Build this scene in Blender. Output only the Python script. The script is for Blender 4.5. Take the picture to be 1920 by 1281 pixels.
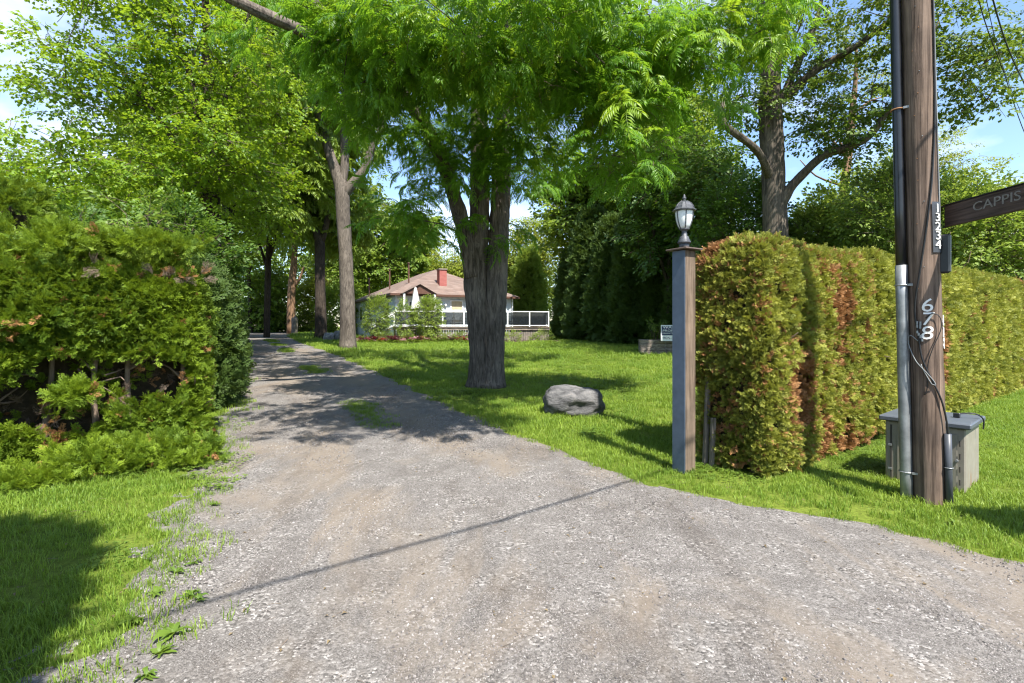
import bpy, math, random
import numpy as np
from mathutils import Vector

# ------------------------------------------------------------------ scene, camera, light
scene = bpy.context.scene
for o in list(bpy.data.objects):
    bpy.data.objects.remove(o)
COL = scene.collection
CAM_H, FPX, HORIZON = 1.55, 960.0, 612.0          # eye height, focal length and horizon row of the 1920 px photograph

cam_d = bpy.data.cameras.new('camera')
cam_d.sensor_width = 36.0
cam_d.lens = 18.0
cam_d.shift_y = -(640.5 - HORIZON) / 1920.0
cam_d.clip_start = 0.05
cam_d.clip_end = 3000.0
cam = bpy.data.objects.new('camera', cam_d)
cam.location = (0, 0, CAM_H)
cam.rotation_euler = (math.radians(90), 0, 0)
COL.objects.link(cam)
scene.camera = cam

SUN_AZ, SUN_EL = math.radians(27.0), math.radians(57.0)     # behind the camera, to the right
SUN = Vector((math.sin(SUN_AZ) * math.cos(SUN_EL), -math.cos(SUN_AZ) * math.cos(SUN_EL), math.sin(SUN_EL)))
sun_d = bpy.data.lights.new('sun', 'SUN')
sun_d.energy = 5.0
sun_d.angle = math.radians(0.55)
sun_d.color = (1.0, 0.955, 0.87)
sun = bpy.data.objects.new('sun', sun_d)
sun.rotation_euler = (-SUN).to_track_quat('-Z', 'Y').to_euler()
COL.objects.link(sun)

world = bpy.data.worlds.new('World')
scene.world = world
world.use_nodes = True
wn, wl = world.node_tree.nodes, world.node_tree.links
wn.clear()
w_out = wn.new('ShaderNodeOutputWorld')
w_bg = wn.new('ShaderNodeBackground')
w_bg.inputs['Strength'].default_value = 0.12
sky = wn.new('ShaderNodeTexSky')
sky.sky_type = 'NISHITA'
sky.sun_disc = False
sky.sun_elevation = SUN_EL
sky.sun_rotation = math.atan2(SUN.x, SUN.y)
sky.altitude = 100
sky.air_density = 1.1
sky.dust_density = 0.3
sky.ozone_density = 3.0
w_tc = wn.new('ShaderNodeTexCoord')
w_map = wn.new('ShaderNodeMapping')
w_map.inputs['Scale'].default_value = (1.6, 1.6, 3.6)
w_map.inputs['Location'].default_value = (3.1, 0.4, 0.0)
w_no = wn.new('ShaderNodeTexNoise')
w_no.inputs['Scale'].default_value = 1.7
w_no.inputs['Detail'].default_value = 6
w_no.inputs['Roughness'].default_value = 0.55
w_rp = wn.new('ShaderNodeValToRGB')
w_rp.color_ramp.elements[0].position = 0.50
w_rp.color_ramp.elements[0].color = (0, 0, 0, 1)
w_rp.color_ramp.elements[1].position = 0.74
w_rp.color_ramp.elements[1].color = (0.85, 0.85, 0.85, 1)
w_mx = wn.new('ShaderNodeMix')
w_mx.data_type = 'RGBA'
w_mx.inputs['B'].default_value = (6.0, 6.3, 6.9, 1)
wl.new(w_tc.outputs['Generated'], w_map.inputs['Vector'])
wl.new(w_map.outputs['Vector'], w_no.inputs['Vector'])
wl.new(w_no.outputs['Fac'], w_rp.inputs['Fac'])
wl.new(w_rp.outputs['Color'], w_mx.inputs['Factor'])
wl.new(sky.outputs['Color'], w_mx.inputs['A'])
wl.new(w_mx.outputs['Result'], w_bg.inputs['Color'])
wl.new(w_bg.outputs['Background'], w_out.inputs['Surface'])

scene.view_settings.view_transform = 'Standard'
scene.view_settings.look = 'None'
scene.view_settings.gamma = 1.0
scene.view_settings.use_curve_mapping = False
scene.view_settings.exposure = 1.3
cy = scene.cycles
cy.max_bounces = 5
cy.diffuse_bounces = 2
cy.glossy_bounces = 1
cy.transmission_bounces = 3
cy.transparent_max_bounces = 8
cy.caustics_reflective = False
cy.caustics_refractive = False
cy.sample_clamp_indirect = 6.0
cy.filter_width = 1.2
cy.use_denoising = True
try:
    cy.denoiser = 'OPENIMAGEDENOISE'
    cy.denoising_input_passes = 'RGB_ALBEDO_NORMAL'
    cy.denoising_prefilter = 'ACCURATE'
except Exception:
    pass

# ------------------------------------------------------------------ helpers
rng = np.random.default_rng(7)


def px_at(px, py, Y):
    """The point at depth Y that the photograph shows at pixel (px, py)."""
    return np.array([(px - 960.0) / FPX * Y, Y, CAM_H + (HORIZON - py) / FPX * Y])


GY = [-400, 5.0, 8.5, 12.0, 20.0, 24.0, 31.0, 40.0, 60.0, 100.0, 400.0]
GZ = [0, 0.0, 0.06, 0.18, 0.42, 0.50, 0.62, 0.68, 0.74, 0.80, 1.0]
_yy = np.linspace(-60, 420, 4801)
_zz = np.interp(_yy, GY, GZ)
_k = np.hanning(41)
_zz = np.convolve(np.pad(_zz, 20, mode='edge'), _k / _k.sum(), mode='valid')


def gz(x, y):
    y = np.asarray(y, float)
    return np.interp(y, _yy, _zz)


def _hash(ix, iy, iz, seed):
    h = (ix * 374761393 + iy * 668265263 + iz * 1274126177 + seed * 144665) & 0xFFFFFFFF
    h = ((h ^ (h >> 13)) * 1274126177) & 0xFFFFFFFF
    h = (h ^ (h >> 16)) & 0xFFFFFFFF
    return h / 4294967295.0


def vnoise(p, seed=0):
    p = np.asarray(p, float)
    i = np.floor(p).astype(np.int64)
    f = p - i
    f = f * f * (3 - 2 * f)
    r = 0
    for dx in (0, 1):
        for dy in (0, 1):
            for dz in (0, 1):
                w = (f[:, 0] if dx else 1 - f[:, 0]) * (f[:, 1] if dy else 1 - f[:, 1]) * (f[:, 2] if dz else 1 - f[:, 2])
                r = r + w * _hash(i[:, 0] + dx, i[:, 1] + dy, i[:, 2] + dz, seed)
    return r


def fbm(p, seed=0, octaves=3):
    p = np.asarray(p, float)
    r, a, t = 0, 1.0, 0
    for k in range(octaves):
        r = r + a * vnoise(p * 2 ** k, seed + k)
        t += a
        a *= 0.5
    return r / t


def new_mesh(name, verts, faces, mats=(), midx=None, smooth=False, attr=None):
    me = bpy.data.meshes.new(name)
    me.from_pydata([tuple(map(float, v)) for v in verts], [], [tuple(int(i) for i in f) for f in faces])
    for m in mats:
        me.materials.append(m)
    if midx is not None:
        me.polygons.foreach_set('material_index', np.asarray(midx, np.int32))
    if smooth:
        me.polygons.foreach_set('use_smooth', np.ones(len(me.polygons), bool))
    if attr is not None:
        a = me.attributes.new('lv', 'FLOAT', 'POINT')
        a.data.foreach_set('value', np.asarray(attr, np.float32))
    me.update()
    return me


def link(name, me, parent=None, loc=None):
    o = bpy.data.objects.new(name, me)
    COL.objects.link(o)
    if parent is not None:
        o.parent = parent
    if loc is not None:
        o.location = loc
    return o


def tag(o, label=None, cat=None, group=None, kind=None):
    if label:
        o['label'] = label
    if cat:
        o['category'] = cat
    if group:
        o['group'] = group
    if kind:
        o['kind'] = kind
    return o


def thing(name, label, cat, loc, group=None):
    o = bpy.data.objects.new(name, None)
    o.empty_display_size = 0.2
    COL.objects.link(o)
    o.location = tuple(float(v) for v in loc)
    return tag(o, label, cat, group)


class MB:
    """Collects shapes that become one mesh."""

    def __init__(self):
        self.v, self.f = [], []

    def add(self, verts, faces):
        n = len(self.v)
        self.v.extend([tuple(map(float, v)) for v in verts])
        self.f.extend([tuple(int(i) + n for i in f) for f in faces])
        return self

    def box(self, c, s, ux=(1, 0, 0), uy=(0, 1, 0), uz=(0, 0, 1), bev=0.0):
        c, ux, uy, uz = (np.array(a, float) for a in (c, ux, uy, uz))
        hx, hy, hz = s[0] / 2, s[1] / 2, s[2] / 2
        if bev <= 0:
            vs = [c + ux * hx * a + uy * hy * b + uz * hz * d for d in (-1, 1) for b in (-1, 1) for a in (-1, 1)]
            return self.add(vs, [(0, 2, 3, 1), (4, 5, 7, 6), (0, 1, 5, 4), (2, 6, 7, 3), (0, 4, 6, 2), (1, 3, 7, 5)])
        b = min(bev, hx * .9, hy * .9, hz * .9)
        ring = [(-hx + b, -hy), (hx - b, -hy), (hx, -hy + b), (hx, hy - b), (hx - b, hy), (-hx + b, hy), (-hx, hy - b), (-hx, -hy + b)]
        ins = [(-hx + b, -hy + b), (hx - b, -hy + b), (hx - b, -hy + b), (hx - b, hy - b), (hx - b, hy - b), (-hx + b, hy - b), (-hx + b, hy - b), (-hx + b, -hy + b)]
        vs, fs = [], []
        for zz, rr in ((-hz, ins), (-hz + b, ring), (hz - b, ring), (hz, ins)):
            for (x, y) in rr:
                vs.append(c + ux * x + uy * y + uz * zz)
        for k in range(3):
            for i in range(8):
                j = (i + 1) % 8
                fs.append((k * 8 + i, k * 8 + j, k * 8 + 8 + j, k * 8 + 8 + i))
        fs.append(tuple(range(7, -1, -1)))
        fs.append(tuple(range(24, 32)))
        return self.add(vs, fs)

    def tube(self, pts, rad, sides=8, cap=True, **kw):
        v, f = tube_arrays(pts, rad, sides, cap, **kw)
        return self.add(v, f)

    def lathe(self, c, prof, sides=24, squash=None):
        vs, fs = [], []
        n = len(prof)
        for (r, z) in prof:
            for k in range(sides):
                a = 2 * math.pi * k / sides
                vs.append((c[0] + r * math.cos(a), c[1] + r * math.sin(a), c[2] + z))
        for i in range(n - 1):
            for k in range(sides):
                j = (k + 1) % sides
                fs.append((i * sides + k, i * sides + j, (i + 1) * sides + j, (i + 1) * sides + k))
        fs.append(tuple(range(sides - 1, -1, -1)))
        fs.append(tuple(range((n - 1) * sides, n * sides)))
        return self.add(vs, fs)

    def build(self, name, mat, parent=None, smooth=False, loc=None, off=None):
        v = np.array(self.v, float)
        if off is not None:
            v = v - np.array(off, float)
        me = new_mesh(name, v, self.f, (mat,), smooth=smooth)
        return link(name, me, parent, loc)


def resample(pts, step):
    """Catmull-Rom through rows (any width; the first three columns are the position)."""
    P = np.asarray(pts, float)
    if len(P) < 3:
        n = max(2, int(np.linalg.norm(P[-1, :3] - P[0, :3]) / step) + 1)
        t = np.linspace(0, 1, n)[:, None]
        return P[0] * (1 - t) + P[-1] * t
    Q = np.vstack([2 * P[0] - P[1], P, 2 * P[-1] - P[-2]])
    out = []
    for i in range(len(P) - 1):
        p0, p1, p2, p3 = Q[i:i + 4]
        n = max(1, int(round(np.linalg.norm(p2[:3] - p1[:3]) / step)))
        for k in range(n):
            t = k / n
            out.append(0.5 * ((2 * p1) + (-p0 + p2) * t + (2 * p0 - 5 * p1 + 4 * p2 - p3) * t * t + (-p0 + 3 * p1 - 3 * p2 + p3) * t ** 3))
    out.append(P[-1])
    return np.array(out)


def tube_arrays(pts, rad, sides=8, cap=True, ridge=0.0, freq=9.0, seed=0, lump=0.0):
    P = np.asarray(pts, float)
    n = len(P)
    R = np.broadcast_to(np.asarray(rad, float), (n,)).copy()
    T = np.gradient(P, axis=0)
    T /= np.maximum(np.linalg.norm(T, axis=1, keepdims=True), 1e-9)
    a = np.array([1.0, 0, 0]) if abs(T[0, 0]) < 0.9 else np.array([0, 1.0, 0])
    u = a - T[0] * a.dot(T[0])
    u /= np.linalg.norm(u)
    U = []
    for i in range(n):
        u = u - T[i] * u.dot(T[i])
        u /= max(np.linalg.norm(u), 1e-9)
        U.append(u)
    U = np.array(U)
    W = np.cross(T, U)
    ang = np.linspace(0, 2 * math.pi, sides, endpoint=False)
    D = U[:, None, :] * np.cos(ang)[None, :, None] + W[:, None, :] * np.sin(ang)[None, :, None]
    RR = np.repeat(R[:, None], sides, 1)
    V = P[:, None, :] + D * RR[:, :, None]
    if ridge > 0 or lump > 0:
        L = np.concatenate([[0], np.cumsum(np.linalg.norm(np.diff(P, axis=0), axis=1))])
        q = np.stack([np.cos(ang)[None, :] * RR * freq, np.sin(ang)[None, :] * RR * freq, np.repeat(L[:, None], sides, 1) * freq * 0.17], -1).reshape(-1, 3)
        rd = np.abs(fbm(q, seed, 2) * 2 - 1).reshape(n, sides)
        lm = fbm(q * 0.18 + 5, seed + 9, 2).reshape(n, sides) - 0.5
        V = P[:, None, :] + D * (RR + ridge * (rd - 0.3) * np.minimum(1, RR / 0.12) + lump * lm)[:, :, None]
    V = V.reshape(-1, 3)
    F = []
    for i in range(n - 1):
        for k in range(sides):
            j = (k + 1) % sides
            F.append((i * sides + k, i * sides + j, (i + 1) * sides + j, (i + 1) * sides + k))
    if cap:
        F.append(tuple(range(sides - 1, -1, -1)))
        F.append(tuple(range((n - 1) * sides, n * sides)))
    return V, F


# ------------------------------------------------------------------ materials
def mat_new(name):
    m = bpy.data.materials.new(name)
    m.use_nodes = True
    n, l = m.node_tree.nodes, m.node_tree.links
    return m, n, l, n['Principled BSDF']


def ramp(n, stops):
    r = n.new('ShaderNodeValToRGB')
    e = r.color_ramp.elements
    while len(e) < len(stops):
        e.new(0.5)
    for k, (p, c) in enumerate(stops):
        e[k].position = p
        e[k].color = (c[0], c[1], c[2], 1)
    return r


def noise_node(n, l, vec, scale, detail=3, rough=0.55, dist=0.0):
    t = n.new('ShaderNodeTexNoise')
    t.inputs['Scale'].default_value = scale
    t.inputs['Detail'].default_value = detail
    t.inputs['Roughness'].default_value = rough
    t.inputs['Distortion'].default_value = dist
    if vec is not None:
        l.new(vec, t.inputs['Vector'])
    return t


def mixc(n, l, a, b, fac, mode='MIX'):
    m = n.new('ShaderNodeMix')
    m.data_type = 'RGBA'
    m.blend_type = mode
    for sock, val in (('A', a), ('B', b), ('Factor', fac)):
        if hasattr(val, 'is_linked') or hasattr(val, 'links'):
            l.new(val, m.inputs[sock])
        elif sock == 'Factor':
            m.inputs[sock].default_value = val
        else:
            m.inputs[sock].default_value = (val[0], val[1], val[2], 1)
    return m.outputs['Result']


def bump(n, l, h, strength, dist, bsdf):
    b = n.new('ShaderNodeBump')
    b.inputs['Strength'].default_value = strength
    b.inputs['Distance'].default_value = dist
    l.new(h, b.inputs['Height'])
    l.new(b.outputs['Normal'], bsdf.inputs['Normal'])
    return b


def plain(name, col, rough=0.6, metal=0.0, var=0.15, scale=6.0, spec=0.4, bumps=0.0):
    """A painted, plastic or metal surface with faint blotches and dirt."""
    m, n, l, b = mat_new(name)
    g = n.new('ShaderNodeTexCoord')
    t = noise_node(n, l, g.outputs['Object'], scale, 5, 0.65)
    c = np.array(col)
    r = ramp(n, [(0.3, c * (1 - var)), (0.7, np.minimum(c * (1 + var), 1))])
    l.new(t.outputs['Fac'], r.inputs['Fac'])
    l.new(r.outputs['Color'], b.inputs['Base Color'])
    b.inputs['Roughness'].default_value = rough
    b.inputs['Metallic'].default_value = metal
    b.inputs['Specular IOR Level'].default_value = spec
    if bumps:
        t2 = noise_node(n, l, g.outputs['Object'], scale * 6, 4, 0.6)
        bump(n, l, t2.outputs['Fac'], bumps, 0.01, b)
    return m


def leaf_mat(name, dark, light, trans, rough=0.5, tmix=0.38, patch=None, spec=0.35, nscale=0.5):
    m, n, l, b = mat_new(name)
    at = n.new('ShaderNodeAttribute')
    at.attribute_name = 'lv'
    oi = n.new('ShaderNodeObjectInfo')
    ge = n.new('ShaderNodeNewGeometry')
    no = noise_node(n, l, ge.outputs['Position'], nscale, 2, 0.5)
    a1 = n.new('ShaderNodeMath'); a1.operation = 'MULTIPLY_ADD'
    l.new(at.outputs['Fac'], a1.inputs[0]); a1.inputs[1].default_value = 0.4
    a2 = n.new('ShaderNodeMath'); a2.operation = 'MULTIPLY_ADD'
    l.new(oi.outputs['Random'], a2.inputs[0]); a2.inputs[1].default_value = 0.35
    a3 = n.new('ShaderNodeMath'); a3.operation = 'MULTIPLY_ADD'
    l.new(no.outputs['Fac'], a3.inputs[0]); a3.inputs[1].default_value = 0.9; a3.inputs[2].default_value = -0.34
    l.new(a3.outputs[0], a2.inputs[2])
    l.new(a2.outputs[0], a1.inputs[2])
    r = ramp(n, [(0.05, dark), (0.95, light)])
    l.new(a1.outputs[0], r.inputs['Fac'])
    l.new(r.outputs['Color'], b.inputs['Base Color'])
    b.inputs['Roughness'].default_value = rough
    b.inputs['Specular IOR Level'].default_value = spec
    tr = n.new('ShaderNodeBsdfTranslucent')
    tc = mixc(n, l, r.outputs['Color'], trans, 0.65)
    l.new(tc, tr.inputs['Color'])
    mx = n.new('ShaderNodeMixShader')
    mx.inputs['Fac'].default_value = tmix
    l.new(b.outputs['BSDF'], mx.inputs[1])
    l.new(tr.outputs['BSDF'], mx.inputs[2])
    l.new(mx.outputs['Shader'], n['Material Output'].inputs['Surface'])
    return m


def bark_mat(name, dark, light, sx=14.0, sz=2.2, moss=None):
    m, n, l, b = mat_new(name)
    g = n.new('ShaderNodeTexCoord')
    mp = n.new('ShaderNodeMapping')
    mp.inputs['Scale'].default_value = (sx, sx, sz)
    l.new(g.outputs['Object'], mp.inputs['Vector'])
    t = noise_node(n, l, mp.outputs['Vector'], 1.0, 8, 0.7, 1.2)
    big = noise_node(n, l, g.outputs['Object'], 1.1, 4, 0.6)
    r = ramp(n, [(0.36, dark), (0.62, light), (0.8, np.array(light) * 1.35)])
    l.new(t.outputs['Fac'], r.inputs['Fac'])
    r2 = ramp(n, [(0.3, (0.62, 0.6, 0.58)), (0.7, (1.15, 1.12, 1.08))])
    l.new(big.outputs['Fac'], r2.inputs['Fac'])
    c = mixc(n, l, r.outputs['Color'], r2.outputs['Color'], 1.0, 'MULTIPLY')
    l.new(c, b.inputs['Base Color'])
    b.inputs['Roughness'].default_value = 0.9
    b.inputs['Specular IOR Level'].default_value = 0.15
    bump(n, l, t.outputs['Fac'], 0.9, 0.03, b)
    return m


def wood_mat(name, dark, light, scale=(60, 60, 2.0), rough=0.85, bumps=0.5, crack=(0.02, 0.016, 0.012)):
    m, n, l, b = mat_new(name)
    g = n.new('ShaderNodeTexCoord')
    mp = n.new('ShaderNodeMapping')
    mp.inputs['Scale'].default_value = scale
    l.new(g.outputs['Object'], mp.inputs['Vector'])
    t = noise_node(n, l, mp.outputs['Vector'], 1.0, 7, 0.68, 0.5)
    big = noise_node(n, l, g.outputs['Object'], 2.3, 4, 0.6)
    r = ramp(n, [(0.30, crack), (0.38, dark), (0.66, light)])
    l.new(t.outputs['Fac'], r.inputs['Fac'])
    r2 = ramp(n, [(0.3, (0.6, 0.6, 0.62)), (0.7, (1.15, 1.1, 1.05))])
    l.new(big.outputs['Fac'], r2.inputs['Fac'])
    c = mixc(n, l, r.outputs['Color'], r2.outputs['Color'], 1.0, 'MULTIPLY')
    l.new(c, b.inputs['Base Color'])
    b.inputs['Roughness'].default_value = rough
    b.inputs['Specular IOR Level'].default_value = 0.2
    bump(n, l, t.outputs['Fac'], bumps, 0.012, b)
    return m


# leaves
M_WALNUT = leaf_mat('walnut_leaf', (0.045, 0.130, 0.012), (0.15, 0.30, 0.022), (0.38, 0.62, 0.03), 0.42, 0.46)
M_WALNUT_SUNTIP = leaf_mat('walnut_sunlit_tip', (0.12, 0.25, 0.015), (0.25, 0.37, 0.02), (0.48, 0.62, 0.03), 0.45, 0.44)  # paler yellow tip leaves, sunlight put into the leaf colour
M_MAPLE = leaf_mat('maple_leaf', (0.065, 0.15, 0.012), (0.24, 0.35, 0.020), (0.48, 0.64, 0.03), 0.45, 0.4, nscale=0.35)
M_POPLAR = leaf_mat('poplar_leaf', (0.045, 0.095, 0.016), (0.15, 0.21, 0.035), (0.32, 0.44, 0.04), 0.45, 0.34, spec=0.3)
M_FAR = leaf_mat('far_leaf', (0.065, 0.13, 0.016), (0.22, 0.30, 0.035), (0.42, 0.54, 0.04), 0.5, 0.36, nscale=0.25)
M_FARYEL = leaf_mat('yellow_green_leaf', (0.12, 0.17, 0.015), (0.30, 0.34, 0.03), (0.5, 0.56, 0.04), 0.5, 0.36, nscale=0.3)
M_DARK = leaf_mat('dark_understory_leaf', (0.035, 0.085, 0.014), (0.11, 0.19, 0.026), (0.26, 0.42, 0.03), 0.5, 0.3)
M_BUSH = leaf_mat('bush_leaf', (0.085, 0.15, 0.024), (0.27, 0.35, 0.055), (0.44, 0.56, 0.07), 0.45, 0.36)
M_CEDAR = leaf_mat('cedar_frond', (0.10, 0.135, 0.018), (0.48, 0.47, 0.085), (0.56, 0.58, 0.07), 0.6, 0.25, nscale=1.6)
M_CEDARL = leaf_mat('cedar_frond_green', (0.045, 0.105, 0.010), (0.26, 0.36, 0.022), (0.42, 0.54, 0.03), 0.6, 0.28, nscale=1.2)
M_CEDARB = leaf_mat('cedar_frond_brown', (0.20, 0.085, 0.03), (0.50, 0.27, 0.11), (0.5, 0.26, 0.1), 0.75, 0.2, nscale=2.0)
M_CEDARD = leaf_mat('cedar_frond_dark', (0.028, 0.066, 0.014), (0.095, 0.15, 0.028), (0.2, 0.3, 0.03), 0.6, 0.22, nscale=0.7)
M_GRASS = leaf_mat('grass_blade', (0.080, 0.165, 0.016), (0.27, 0.36, 0.045), (0.40, 0.53, 0.05), 0.5, 0.32, nscale=0.9)
M_WEED = leaf_mat('weed_leaf', (0.07, 0.135, 0.018), (0.17, 0.25, 0.035), (0.30, 0.42, 0.04), 0.5, 0.34)
M_PETALR = leaf_mat('red_petal', (0.35, 0.01, 0.02), (0.65, 0.06, 0.08), (0.6, 0.05, 0.06), 0.5, 0.3, nscale=3.0)
M_PETALP = leaf_mat('pink_petal', (0.55, 0.15, 0.25), (0.85, 0.6, 0.65), (0.7, 0.4, 0.4), 0.5, 0.3, nscale=3.0)
M_TWIG = plain('twig', (0.10, 0.075, 0.05), 0.9, var=0.4)
M_DEADTWIG = plain('dead_twig', (0.19, 0.14, 0.105), 0.9, var=0.4)
M_CORE = plain('hedge_inside', (0.045, 0.034, 0.020), 0.95, var=0.5, scale=20)  # twig brown kept dark so gaps in hedges and cedars read as shade
# bark
B_WALNUT = bark_mat('walnut_bark', (0.055, 0.046, 0.040), (0.205, 0.175, 0.15), 17, 2.2)
B_GREY = bark_mat('grey_bark', (0.06, 0.051, 0.045), (0.19, 0.165, 0.145), 15, 2.6)
B_DARK = bark_mat('dark_bark', (0.025, 0.020, 0.017), (0.085, 0.068, 0.055), 14, 2.4)
B_RED = bark_mat('reddish_bark', (0.10, 0.06, 0.04), (0.30, 0.19, 0.12), 16, 2.4)
B_POPLAR = bark_mat('poplar_bark', (0.045, 0.038, 0.031), (0.165, 0.14, 0.115), 12, 1.6)
# made things
M_POLE = wood_mat('pole_wood', (0.065, 0.046, 0.036), (0.25, 0.185, 0.145), (30, 30, 0.8), 0.9, 0.7)
M_POSTWOOD = wood_mat('post_bare_wood', (0.09, 0.066, 0.048), (0.24, 0.185, 0.14), (30, 30, 1.3), 0.85, 0.5)
M_POSTBLUE = plain('post_blue_paint', (0.085, 0.112, 0.155), 0.55, var=0.22, scale=5, spec=0.35, bumps=0.1)
M_OLDWOOD = wood_mat('weathered_board', (0.15, 0.125, 0.105), (0.40, 0.35, 0.30), (2.0, 40, 40), 0.9, 0.4)
M_OLDWOODV = wood_mat('weathered_stake', (0.13, 0.115, 0.10), (0.33, 0.29, 0.25), (40, 40, 2.0), 0.9, 0.4)
M_DECK = wood_mat('deck_board', (0.16, 0.12, 0.09), (0.38, 0.30, 0.23), (2.0, 2.0, 14), 0.85, 0.25)
M_SIGNWOOD = wood_mat('sign_board_wood', (0.045, 0.034, 0.030), (0.13, 0.095, 0.085), (40, 1.6, 40), 0.8, 0.4)
M_IRON = plain('lantern_iron', (0.075, 0.078, 0.088), 0.5, 0.2, 0.4, 30, 0.4)
M_FROST = plain('lantern_glass', (0.72, 0.75, 0.76), 0.35, 0, 0.05, 8, 0.5)
M_RUSTCAP = plain('post_cap_metal', (0.14, 0.10, 0.085), 0.7, 0.3, 0.4, 14)
M_STEEL = plain('galvanized_steel', (0.27, 0.28, 0.285), 0.5, 0.6, 0.3, 9)
M_BLACKPIPE = plain('black_pipe', (0.016, 0.017, 0.020), 0.28, 0, 0.2, 6, 0.5)
M_GREYPIPE = plain('grey_pipe', (0.06, 0.065, 0.075), 0.4, 0, 0.2, 8)
M_CABLE = plain('cable', (0.016, 0.016, 0.017), 0.5)
M_CABLEG = plain('grey_cable', (0.22, 0.23, 0.23), 0.5)
M_WHITE = plain('white_numeral', (0.78, 0.77, 0.74), 0.5, 0, 0.08)
M_PLATE = plain('number_strip', (0.06, 0.065, 0.075), 0.5, 0.2, 0.2)
M_CAB = plain('cabinet_paint', (0.33, 0.30, 0.245), 0.6, 0, 0.1, 7, 0.3, 0.05)
def cabinet_mat():
    m, n, l, b = mat_new('cabinet_paint')
    g = n.new('ShaderNodeTexCoord')
    t = noise_node(n, l, g.outputs['Object'], 7, 6, 0.7)
    r = ramp(n, [(0.3, (0.20, 0.18, 0.145)), (0.7, (0.26, 0.24, 0.20))])
    l.new(t.outputs['Fac'], r.inputs['Fac'])
    mp = n.new('ShaderNodeMapping')
    mp.inputs['Scale'].default_value = (9, 9, 2)
    l.new(g.outputs['Object'], mp.inputs['Vector'])
    t2 = noise_node(n, l, mp.outputs['Vector'], 1.0, 7, 0.75)
    sp = n.new('ShaderNodeSeparateXYZ')
    l.new(g.outputs['Object'], sp.inputs[0])
    k = n.new('ShaderNodeMath'); k.operation = 'MULTIPLY_ADD'; k.inputs[1].default_value = -0.75
    l.new(sp.outputs[2], k.inputs[0]); l.new(t2.outputs['Fac'], k.inputs[2])
    r2 = ramp(n, [(0.46, (0, 0, 0)), (0.60, (1, 1, 1))])
    l.new(k.outputs[0], r2.inputs['Fac'])
    l.new(mixc(n, l, r.outputs['Color'], (0.21, 0.125, 0.07), r2.outputs['Color']), b.inputs['Base Color'])
    b.inputs['Roughness'].default_value = 0.6
    return m


M_CAB = cabinet_mat()
M_LID = plain('cabinet_lid', (0.075, 0.086, 0.105), 0.5, 0, 0.12, 6, 0.45, 0.05)
M_SLOT = plain('cabinet_slot', (0.05, 0.045, 0.04), 0.8)
M_RUST = plain('rusty_metal', (0.34, 0.17, 0.08), 0.8, 0.2, 0.35, 20)
M_LETTER = plain('carved_letter', (0.20, 0.185, 0.175), 0.8, 0, 0.3, 20)
M_SIDING = plain('house_siding', (0.60, 0.66, 0.70), 0.6, 0, 0.05, 2)
M_TRIM = plain('white_trim', (0.80, 0.80, 0.78), 0.45, 0, 0.05, 4)
M_FASCIA = plain('brown_fascia', (0.10, 0.05, 0.035), 0.5)
M_BLIND = plain('window_blind', (0.50, 0.42, 0.28), 0.7, 0, 0.1)
M_DARKGLASS = plain('window_glass', (0.03, 0.035, 0.042), 0.06, 0, 0.1, 2, 0.6)
M_UMB = plain('umbrella_cloth', (0.66, 0.65, 0.62), 0.8, 0, 0.12, 3)
M_SIGNPANEL = plain('yard_sign_panel', (0.75, 0.76, 0.78), 0.5, 0, 0.03)
M_SIGNINK = plain('yard_sign_ink', (0.035, 0.045, 0.10), 0.6)
M_MULCH = plain('mulch', (0.06, 0.04, 0.028), 0.95, 0, 0.5, 25, 0.2, 0.5)
M_GREENBOX = plain('green_box', (0.05, 0.12, 0.08), 0.5)
M_POT = plain('dark_pot', (0.05, 0.05, 0.055), 0.5)
M_TARP = plain('grill_cover', (0.03, 0.032, 0.038), 0.5, 0, 0.3, 4, 0.4, 0.2)


def glass_mat(name):
    m, n, l, b = mat_new(name)
    b.inputs['Base Color'].default_value = (0.03, 0.035, 0.04, 1)
    b.inputs['Roughness'].default_value = 0.04
    tr = n.new('ShaderNodeBsdfTransparent')
    tr.inputs['Color'].default_value = (0.42, 0.45, 0.47, 1)
    mx = n.new('ShaderNodeMixShader')
    mx.inputs['Fac'].default_value = 0.55
    l.new(b.outputs['BSDF'], mx.inputs[1])
    l.new(tr.outputs['BSDF'], mx.inputs[2])
    l.new(mx.outputs['Shader'], n['Material Output'].inputs['Surface'])
    return m


M_RAILGLASS = glass_mat('railing_glass')


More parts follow.
